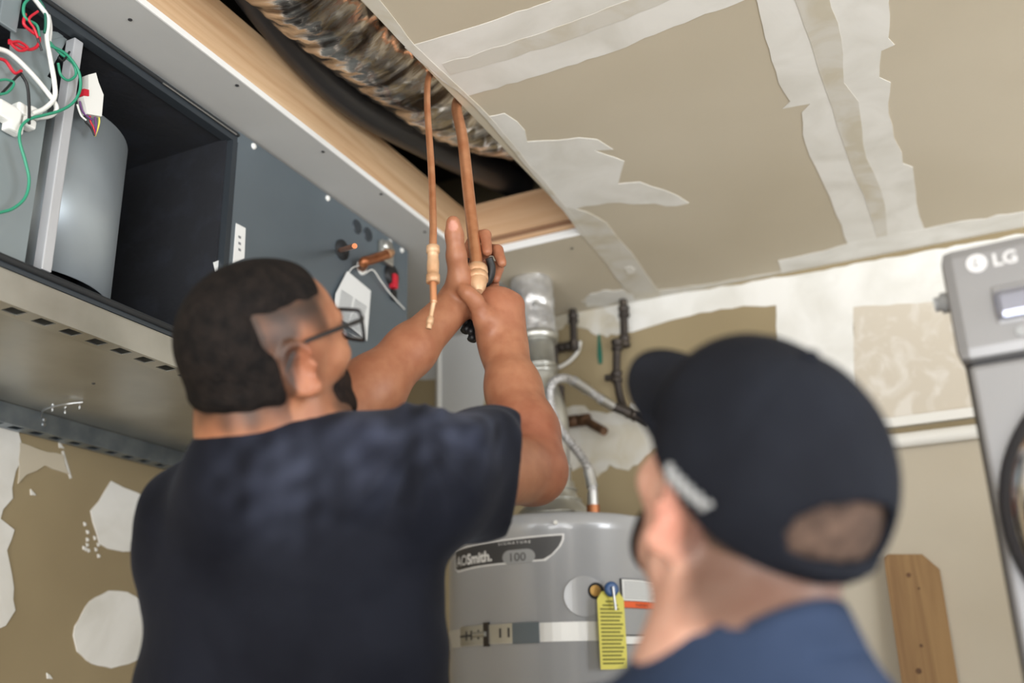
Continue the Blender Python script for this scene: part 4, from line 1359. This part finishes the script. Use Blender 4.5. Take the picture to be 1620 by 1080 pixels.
brd = sstep(y + n1 * .006, .008, .036) * sstep(-z + n1 * .004, .040, .060) * onhead
side_b = sstep(.022 - np.abs(y - .016 + (z + .03) * -.25), 0, .02) * sstep(-z, -.01, .02) * .55 * (z > -.1) * onhead
brow_w = sstep(.007 - np.abs(z - .027), 0, .004) * (y > .07) * (x > .012) * (x < .055) * .8
dk = np.maximum.reduce([stub, brd * .8, side_b * .35, brow_w * onhead])
C_ = C_ * (1 - dk[:, None]) + dark * dk[:, None]
np_mesh('body', V, Q, M['skin_a'], pa_, C_)


# hair: a close crop, thickest on the crown and the back
def hair_post(P, d):
    p = to_local(HD, P)
    x_, y_, z_ = np.abs(p[:, 0]), p[:, 1], p[:, 2]
    zb_ = np.interp(y_, [-.12, -.06, -.040, -.030, .0, .02, .045, .06], [-.048, -.056, -.066, -.006, .020, .008, .004, .03])
    f_ = (.052 + (z_ - .03) * .35) - y_
    sd = np.minimum(z_ - zb_, f_)
    nn = wob(p, 12, (110, 300), 14) * 1.6
    back = sstep(-y_ + .03 * sstep(-z_, -.03, .02), .045, .072)
    up_ = np.maximum(sstep(z_ + nn * .006, .046, .080), back * sstep(z_ + nn * .010, -.075, -.030))
    t = -.004 + .0105 * sstep(sd, -.004, .02) * up_
    return np.maximum(d - t, np.linalg.norm(p - [0, -.01, .01], axis=1) * 1.1 - .160)


SH = SDF()
add_head(SH, HD, ears=False)
SH.cap(to_world(HD, (0, -.035, -.050)), nb, .068, .074, .03)
SH.ell(to_world(HD, (0, -.065, -.070)), (.060, .040, .040), HD[1], .03)
hc = HD[0]
V, Q = polygonize(SH, hc - .19, hc + .18, .004, hair_post)
np_mesh('hair', V, Q, M['hair_a'], pa_)


def beard_post(P, d):
    p = to_local(HD, P)
    x_, y_, z_ = np.abs(p[:, 0]), p[:, 1], p[:, 2]
    w = sstep(y_, .020, .040) * sstep(-z_, .046, .060)
    mouth = (x_ < .021) & (np.abs(z_ + .071) < .010)
    w = np.where(mouth, 0, w)
    must = (1 - sstep(np.abs(z_ + .054), .004, .010)) * sstep(y_, .07, .08) * (x_ < .034)
    t = -.005 + .010 * np.maximum(w, must)
    return np.maximum(d - t, np.maximum(.012 - y_, z_ + .042) * HD[2])


V, Q = polygonize(SH, hc - .16, hc + .17, .003, beard_post)
np_mesh('beard', V, Q, M['beard_a'], pa_)

# glasses
gl = thing('glasses', None, None)
gl.parent = pa_
gl.location = Vector(to_world(HD, (0, .10, 0))) - Vector(pa_.location)
WH = lambda p: to_world(HD, p)
for sg in (-1, 1):
    rim = [WH((sg * a, .108 - .010 * (a / .07) ** 2, b_)) for a, b_ in ((.010, .016), (.014, .019), (.058, .021), (.066, .018), (.067, .008), (.064, -.012), (.057, -.019), (.022, -.019), (.013, -.012), (.010, .0), (.010, .016), (.014, .019))]
    MB().tube(spline(rim, 4), .0024, 8).build('rim', M['black'], gl)
    lens = [WH((sg * a, .108 - .010 * (a / .07) ** 2, b_)) for a, b_ in ((.012, .016), (.058, .019), (.065, .016), (.063, -.012), (.056, -.017), (.022, -.017), (.013, -.010))]
    MB().prism(lens, Vector(HD[1][:, 1]) * .001).build('lens', M['glass'], gl)
    MB().tube([WH((sg * .067, .100, .012)), WH((sg * .073, .094, .011)), WH((sg * .080, .05, .014)), WH((sg * .083, .0, .016)), WH((sg * .081, -.022, .012)), WH((sg * .079, -.040, -.010))], [.0032, .0032, .0028, .0026, .0026, .002], 8).build('temple', M['black'], gl)
MB().tube(spline([WH((-.011, .109, .006)), WH((0, .113, .010)), WH((.011, .109, .006))], 5), .002, 8).build('bridge', M['black'], gl)

# shirt
S2 = SDF()
S2.cap(nb + [.0, .01, -.040], shR + [-.03, 0, -.015], .094, .086, .05)
S2.cap(nb + [.0, .01, -.040], shL + [.02, 0, -.03], .094, .084, .05)
S2.ell((-.858, 1.120, 1.38), (.212, .165, .21), None, .06)
S2.ell((-.862, 1.140, 1.16), (.238, .180, .24), None, .08)
S2.ell((-.852, 1.145, .98), (.215, .165, .14), None, .06)
ud = unit(elR - shR)
hemR = shR + ud * .205 + np.array([.0, 0, -.01])
S2.chain([shR + [0, -.01, -.005], shR + ud * .12 + [.0, 0, -.004], hemR + [0, 0, .004], hemR + ud * .08 + [0, 0, .008]], [.084, .082, .074, .070], .045)
ul = unit(elL - shL)
S2.chain([shL, shL + ul * .20], [.082, .082], .05)
# sleeve openings and neck hole
S2.cap(hemR - ud * .02 + [0, 0, .004], hemR + ud * .16, .080, .084, .006, 's')
S2.cap(shL + ul * .19, shL + ul * .30, .074, .10, .006, 's')
S2.cap(nb + [.0, .01, .0], nb + [.03, .03, .12], .076, .090, .008, 's')
S2.ell((-.85, 1.14, .86), (.26, .2, .05), None, .008, 's')
armpit, shtop, armL = dp(700, 850, 1.34), dp(672, 672, 1.30), dp(262, 900, 1.24)


hemN = unit(CR * .97 - CU * .137 + ud * .12)


def cloth(P, d):
    v = .0028 * wob(P, 31, (12, 32), 8) + .0010 * wob(P, 33, (50, 90), 8)
    nn = wob(P, 35, (14, 30), 6)
    for c_, n_f, am, r0, wd, ph in ((armpit, 6, .0050, .15, .07, .4), (shtop, 8, .0070, .080, .05, 1.1), (armL, 5, .004, .14, .07, 2.0)):
        q = P - c_
        a_, b_ = q @ CR, q @ CU
        r_ = np.sqrt(a_ * a_ + b_ * b_)
        s_ = np.sin(np.arctan2(b_, a_) * n_f + ph + nn * 2.2 + r_ * 6)
        v = v + am * (np.abs(s_) ** 1.5 * np.sign(s_)) * np.exp(-((r_ - r0) / wd) ** 2)
    t_ = (P - shR) @ ud
    lat = np.sqrt(np.maximum(((P - shR) ** 2).sum(1) - t_ ** 2, 0))
    v = v + .003 * np.sin(t_ * 75 + 5 * nn + (P[:, 2] - 1.5) * 30) * sstep(t_, .05, .12) * (lat < .16)
    v = v + .004 * np.sin(P[:, 2] * 42 + P[:, 0] * 14 + nn * 3) * sstep(-P[:, 2], -1.40, -1.30)
    d = d - v
    for hp0, hd in ((dp(803, 765, 1.46), hemN), (shL + ul * .21, ul)):
        q = P - hp0
        d = np.where(np.sqrt((q * q).sum(1)) < (.4 if hd is hemN else .20), np.maximum(d, q @ hd), d)
    return d


V, Q = polygonize(S2, (-1.18, .82, .84), (-.46, 1.46, 1.68), .0052, cloth)
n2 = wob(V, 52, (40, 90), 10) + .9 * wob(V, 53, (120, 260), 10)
painted_sheen = np.maximum.reduce([near_pt(dp(690, 690, 1.30), .02, .12) * .75, near_pt(dp(780, 700, 1.40), .01, .07) * .6, near_pt(dp(600, 690, 1.24), .02, .12) * .55, near_pt(dp(450, 740, 1.18), .02, .13) * .35])  # shoulder sheen painted into the shirt's vertex colour
painted_sheen = np.clip(painted_sheen * (.35 + 1.1 * n2 + .45), 0, .8)
np_mesh('shirt', V, Q, M['shirt_a'], pa_, L3((21, 23, 31)) * (1 - painted_sheen[:, None]) + L3((66, 71, 88)) * painted_sheen[:, None])
# lower body
S3 = SDF()
S3.ell((-.85, 1.14, .93), (.185, .145, .12), None, .05)
for sg in (-1, 1):
    S3.chain([(-.85 + sg * .09, 1.14, .88), (-.85 + sg * .11, 1.15, .50), (-.85 + sg * .12, 1.13, .085)], [.105, .075, .060], .04)
V, Q = polygonize(S3, (-1.15, .94, .0), (-.55, 1.36, 1.10), .012)
np_mesh('trousers', V, Q, M['jeans'], pa_)
for sg in (-1, 1):
    S4 = SDF()
    c0 = np.array([-.85 + sg * .12, 1.13, .045])
    S4.cap(c0 + [0, -.05, .0], c0 + [0, .15, -.005], .043, .042, .02)
    S4.cap(c0, c0 + [0, 0, .07], .044, .048, .03)
    V, Q = polygonize(S4, c0 - [.08, .13, .05], c0 + [.08, .25, .15], .008)
    V[:, 2] = np.maximum(V[:, 2], .001)
    np_mesh('boot', V, Q, M['shoe'], pa_)

# tool held at the nut
tl_ = thing('pliers', 'black and blue handled pliers gripped under the beige nut', 'pliers', dp(748, 500, 1.78))
jw = MB()
for sg in (-1, 1):
    jw.tube(spline([nutp + CR * sg * .020 + CU * .028 + CF * .012, nutp + CR * sg * .025 + CU * .008 + CF * .016, nutp + CR * sg * .018 - CU * .014 + CF * .018, nutp - CU * .026 + CF * .018], 5), .007, 10)
jw.build('jaws', M['black'], tl_)
MB().lathe([(-.008, .012), (.008, .012)], nutp - CU * .030 + CF * .020, CF, 14).build('pivot', M['iron'], tl_)
MB().tube(spline([nutp - CU * .03 + CF * .020, dp(752, 470, 1.80), dp(746, 500, 1.80), dp(738, 518, 1.79), dp(735, 524, 1.785)], 6), .0085, 12).build('handle', M['black'], tl_)
MB().tube(spline([nutp - CU * .03 + CF * .020, dp(762, 475, 1.81), dp(757, 505, 1.80), dp(749, 530, 1.79), dp(746, 538, 1.785)], 6), .0085, 12).build('handle', M['black'], tl_)
for i_, (px_, py_) in enumerate(((736, 508), (738, 520), (745, 524), (747, 534))):
    MB().ball(dp(px_, py_, 1.782), .0075, 10, 8).build('grip_rib', M['black'], tl_)

# ------------------------------------------------------------------ onlooker in the cap
pb_ = thing('person', 'onlooker in black cap and navy polo shirt watching from the foreground', 'person', (-.16, .80, 0))
HB = frame(dp(1190, 779, .865), (-.77, .615, .85), scale=1.04, roll=math.radians(2))
nbB = to_world(HB, (0, -.02, 0)) * [1, 1, 0] + [-.022, -.012, HB[0][2] - .135]
S = SDF()
add_head(S, HB)
S.cap(to_world(HB, (0, -.030, -.050)), nbB, .062, .072, .03)
S.cap(to_world(HB, (0, .010, -.070)), nbB + [-.02, .01, 0], .050, .066, .03)
fB = unit([-.80, .60, 0])
rB = np.array([fB[1], -fB[0], 0])
shA, shB_ = nbB - rB * .170 + [0, 0, -.110], nbB + rB * .165 + [0, 0, -.125]
S.cap(nbB - [0, 0, .02], shA, .068, .058, .04)
S.cap(nbB - [0, 0, .02], shB_, .068, .058, .04)
S.ell(nbB - [0, 0, .25], (.17, .12, .22), np.stack([rB, fB, [0, 0, 1]], 1), .05)
arms = []
for sg, s0_ in ((-1, shA), (1, shB_)):
    e0 = s0_ + rB * sg * .045 + fB * -.03 + [0, 0, -.28]
    w0 = e0 + fB * .16 - rB * sg * .05 + [0, 0, -.17]
    S.chain([s0_, e0], [.054, .044], .03)
    S.chain([e0, e0 * .6 + w0 * .4, w0], [.044, .042, .029], .02)
    arms.append((s0_, e0, w0))
    fh = unit(w0 - e0)
    thumb = [w0 + fh * .02 - rB * sg * .02, w0 + fh * .045 - rB * sg * .034 + fB * .01, w0 + fh * .075 - rB * sg * .038 + fB * .016, w0 + fh * .098 - rB * sg * .036 + fB * .02]
    add_hand(S, w0, fh, -rB * sg, [w0 + fh * .02 + fB * .018, w0 + fh * .05 + fB * .036, w0 + fh * .08 + fB * .042 - rB * sg * .01, w0 + fh * .10 + fB * .042 - rB * sg * .016], [(.35, .5, .3)] * 4, 1.0, side=1 if sg > 0 else -1)
V, Q = polygonize(S, nbB - [.36, .36, .72], HB[0] + [.36, .36, .16], .0042)
pl_ = to_local(HB, V)
x, y, z = np.abs(pl_[:, 0]), pl_[:, 1], pl_[:, 2]
onhead = (np.linalg.norm(pl_ - [0, 0, -.01], axis=1) < .150)
skin, red, dark = L3((206, 163, 145)), L3((192, 114, 100)), L3((58, 44, 38))
C_ = np.tile(skin, (len(V), 1))
wt = np.maximum(near_pt(to_world(HB, (-.083, -.02, -.012)), .015, .045), near_pt(to_world(HB, (.083, -.02, -.012)), .015, .045)) * .42
C_ = C_ * (1 - wt[:, None]) + red * wt[:, None]
n1 = wob(pl_, 15, (60, 160), 12)
zb = np.interp(y, [-.12, -.07, -.045, -.03, .0, .02], [-.062, -.062, -.050, -.020, .02, .0])
hs = sstep((z - zb) + n1 * .004, -.008, .02) * sstep(.03 - y, -.01, .01) * onhead
brd = sstep(y + n1 * .006, .03, .060) * sstep(-z + n1 * .004, .046, .066) * onhead
side_b = sstep(.016 - np.abs(y - .016), 0, .016) * sstep(-z, -.02, .01) * .4 * (z > -.09) * onhead
dk = np.maximum.reduce([hs * .78, brd * .8, side_b])
C_ = C_ * (1 - dk[:, None]) + dark * dk[:, None]
np_mesh('body', V, Q, M['skin_a'], pb_, C_)

SHB = SDF()
add_head(SHB, HB, ears=False)


def hair_b(P, d):
    p = to_local(HB, P)
    y_, z_ = p[:, 1], p[:, 2]
    zb_ = np.interp(y_, [-.12, -.07, -.045, -.03, .0, .02], [-.052, -.052, -.035, .0, .03, .03])
    t = -.004 + .009 * sstep(np.minimum(z_ - zb_, .02 - y_), -.002, .02)
    return np.maximum(d - t, np.linalg.norm(p - [0, -.01, .01], axis=1) * 1.1 - .150)


V, Q = polygonize(SHB, HB[0] - .16, HB[0] + .16, .005, hair_b)
np_mesh('hair', V, Q, M['hair_b'], pb_)


def beard_b(P, d):
    p = to_local(HB, P)
    x_, y_, z_ = np.abs(p[:, 0]), p[:, 1], p[:, 2]
    w = sstep(y_, .045, .065) * sstep(-z_, .052, .066)
    w = np.where((x_ < .021) & (np.abs(z_ + .071) < .010), 0, w)
    return np.maximum(d - (-.005 + .011 * w), np.maximum(.035 - y_, z_ + .045) * HB[2])


V, Q = polygonize(SHB, HB[0] - .16, HB[0] + .16, .004, beard_b)
np_mesh('beard', V, Q, M['beard_a'], pb_)

# cap: crown with rear opening, strap, button, brim, side lettering
cap_e = thing('baseball_cap', None, None)
cap_e.parent = pb_
cap_e.location = Vector(to_world(HB, (0, 0, .05))) - Vector(pb_.location)
c0, R0, s0 = HB
CC, CRD = np.array([0, -.010, .022]), np.array([.0915, .1120, .1055])
SC = SDF()
SC.ell(to_world(HB, CC), CRD * s0, R0, .01)
SC.ell(to_world(HB, (0, .045, .060)), np.array([.066, .052, .056]) * s0, R0, .03)


def cap_post(P, d):
    p = to_local(HB, P)
    x_, y_, z_ = p[:, 0], p[:, 1], p[:, 2]
    low = np.interp(y_, [-.13, -.06, -.02, .03, .09], [-.014, -.008, .006, .014, .022])
    shell = np.maximum(d, -(d + .0095))
    shell = np.maximum(shell, (low - z_) * s0)
    hole = (np.sqrt((x_ / .047) ** 2 + ((z_ - .026) / .030) ** 2) - 1) * .025
    hole = np.maximum(hole, y_ + .03)
    hole = np.maximum(hole, .010 - z_)
    seam = np.minimum(np.abs(x_), np.minimum(np.abs(x_ * .5 - (y_ + .01) * .866), np.abs(x_ * .5 + (y_ + .01) * .866)))
    return np.maximum(shell, -hole * s0) + .0012 * np.exp(-(seam / .0022) ** 2)


V, Q = polygonize(SC, c0 - .17, c0 + .17, .0042, cap_post)
np_mesh('crown', V, Q, M['cap'], cap_e)
MB().ball(to_world(HB, (0, -.010, .127)), (.008, .008, .005), 12, 8).build('button', M['cap'], cap_e)
# brim
br = []
NU, NV = 24, 10
for j in range(NV + 1):
    for i in range(NU + 1):
        u = -1 + 2 * i / NU
        a = u * 1.22
        base = np.array([.086 * math.sin(a), .080 * math.cos(a) + .004, .030])
        reach = .096 * math.cos(u * 1.30) ** .6 if abs(u) < .999 else 0
        q = base + np.array([.10 * math.sin(a) * .35, 1, 0]) * reach * (j / NV)
        q[2] += -.018 * (abs(q[0]) / .08) ** 2 + .012 * (1 - j / NV) * .3 + .020 * (j / NV)
        br.append(to_world(HB, q))
fs = [(j * (NU + 1) + i, j * (NU + 1) + i + 1, (j + 1) * (NU + 1) + i + 1, (j + 1) * (NU + 1) + i) for j in range(NV) for i in range(NU)]
bo = MB().add(br, fs, True).build('brim', M['cap'], cap_e)
md = bo.modifiers.new('thick', 'SOLIDIFY')
md.thickness = .004
MB().tube([to_world(HB, (.052 * math.sin(a), -.0085 - .111 * math.cos(a * .62), .0035)) for a in np.linspace(-1.0, 1.0, 13)], .006, 8).build('strap', M['cap'], cap_e)
# light stitched script on the wearer's left side
SCR = []
for k in range(60):
    t = k / 59
    SCR.append((-.006 - .052 * t, .008 - .003 * t + .006 * math.sin(t * 34) * (1 - .4 * t)))
pts = []
for yy, zz in SCR:
    zz = zz + .012
    xx = -CRD[0] * math.sqrt(max(0, 1 - ((yy - CC[1]) / CRD[1]) ** 2 - ((zz - CC[2]) / CRD[2]) ** 2)) - .0015
    pts.append(to_world(HB, (xx, yy, zz)))
MB().tube(pts, .0026, 6).build('stitched_script', M['badge_grey'], cap_e)

# navy polo with a standing collar
S2 = SDF()
Rb = np.stack([rB, fB, [0, 0, 1]], 1)
S2.cap(nbB - [0, 0, .055], shA - [0, 0, .01], .088, .078, .05)
S2.cap(nbB - [0, 0, .055], shB_ - [0, 0, .01], .088, .078, .05)
S2.ell(nbB - [0, 0, .26], (.205, .150, .22), Rb, .06)
S2.ell(nbB - [0, 0, .46], (.195, .150, .18), Rb, .06)
for s_a, e_a, w_a in arms:
    u2 = unit(e_a - s_a)
    S2.chain([s_a, s_a + u2 * .2], [.076, .078], .04)
    S2.cap(s_a + u2 * .21, s_a + u2 * .3, .066, .08, .006, 's')
S2.cap(nbB + [0, 0, -.040], nbB + [0, 0, -.004], .086, .080, .03)
S2.cap(nbB - [0, 0, .05], nbB + [0, 0, .12], .072, .082, .006, 's')
S2.ell(nbB - [0, 0, .66], (.3, .3, .06), None, .008, 's')
V, Q = polygonize(S2, nbB - [.36, .36, .66], nbB + [.36, .36, .10], .0062, lambda P, d: d - .002 * wob(P, 44, (15, 45), 8))
np_mesh('shirt', V, Q, M['shirt_b'], pb_)
# collar: folded band
for nm, r0_, r1_, z0_, z1_ in (('collar_stand', .076, .074, -.01, .046), ('collar_fold', .094, .079, .005, .047)):
    rings = []
    NA = 40
    for j in range(5):
        t = j / 4
        for k in range(NA + 1):
            a = math.radians(28 + 304 * k / NA)
            rr = r0_ + (r1_ - r0_) * t
            d_ = fB * math.cos(a) + rB * math.sin(a)
            rings.append(nbB + d_ * rr * np.array([1, 1, 0]) + [0, 0, z0_ + (z1_ - z0_) * t - .040 * (1 + math.cos(a)) - .009 * (1 - math.sin(a))])
    fs = [(j * (NA + 1) + k, j * (NA + 1) + k + 1, (j + 1) * (NA + 1) + k + 1, (j + 1) * (NA + 1) + k) for j in range(4) for k in range(NA)]
    co = MB().add(rings, fs, True).build(nm, M['shirt_b'], pb_)
    co.modifiers.new('thick', 'SOLIDIFY').thickness = .003
hz0 = nbB[2] - .62
S3 = SDF()
hp_ = nbB * [1, 1, 0] + [0, 0, max(.68, hz0 + .02)]
S3.ell(hp_, (.17, .13, .12), Rb, .05)
for sg in (-1, 1):
    kne = hp_ + rB * sg * .10 + fB * .10 + [0, 0, -.29]
    ft = hp_ * [1, 1, 0] + rB * sg * .11 - fB * .01 + [0, 0, .085]
    S3.chain([hp_ + rB * sg * .08, kne, ft], [.10, .075, .056], .04)
V, Q = polygonize(S3, hp_ - [.34, .34, hp_[2]], hp_ + [.34, .34, .14], .012)
np_mesh('trousers', V, Q, M['jeans'], pb_)
for sg in (-1, 1):
    ft = hp_ * [1, 1, 0] + rB * sg * .11 - fB * .01 + [0, 0, .045]
    S4 = SDF()
    S4.cap(ft - fB * .05, ft + fB * .15, .043, .042, .02)
    S4.cap(ft, ft + [0, 0, .07], .044, .048, .03)
    V, Q = polygonize(S4, ft - [.25, .25, .05], ft + [.25, .25, .15], .008)
    V[:, 2] = np.maximum(V[:, 2], .001)
    np_mesh('boot', V, Q, M['shoe'], pb_)
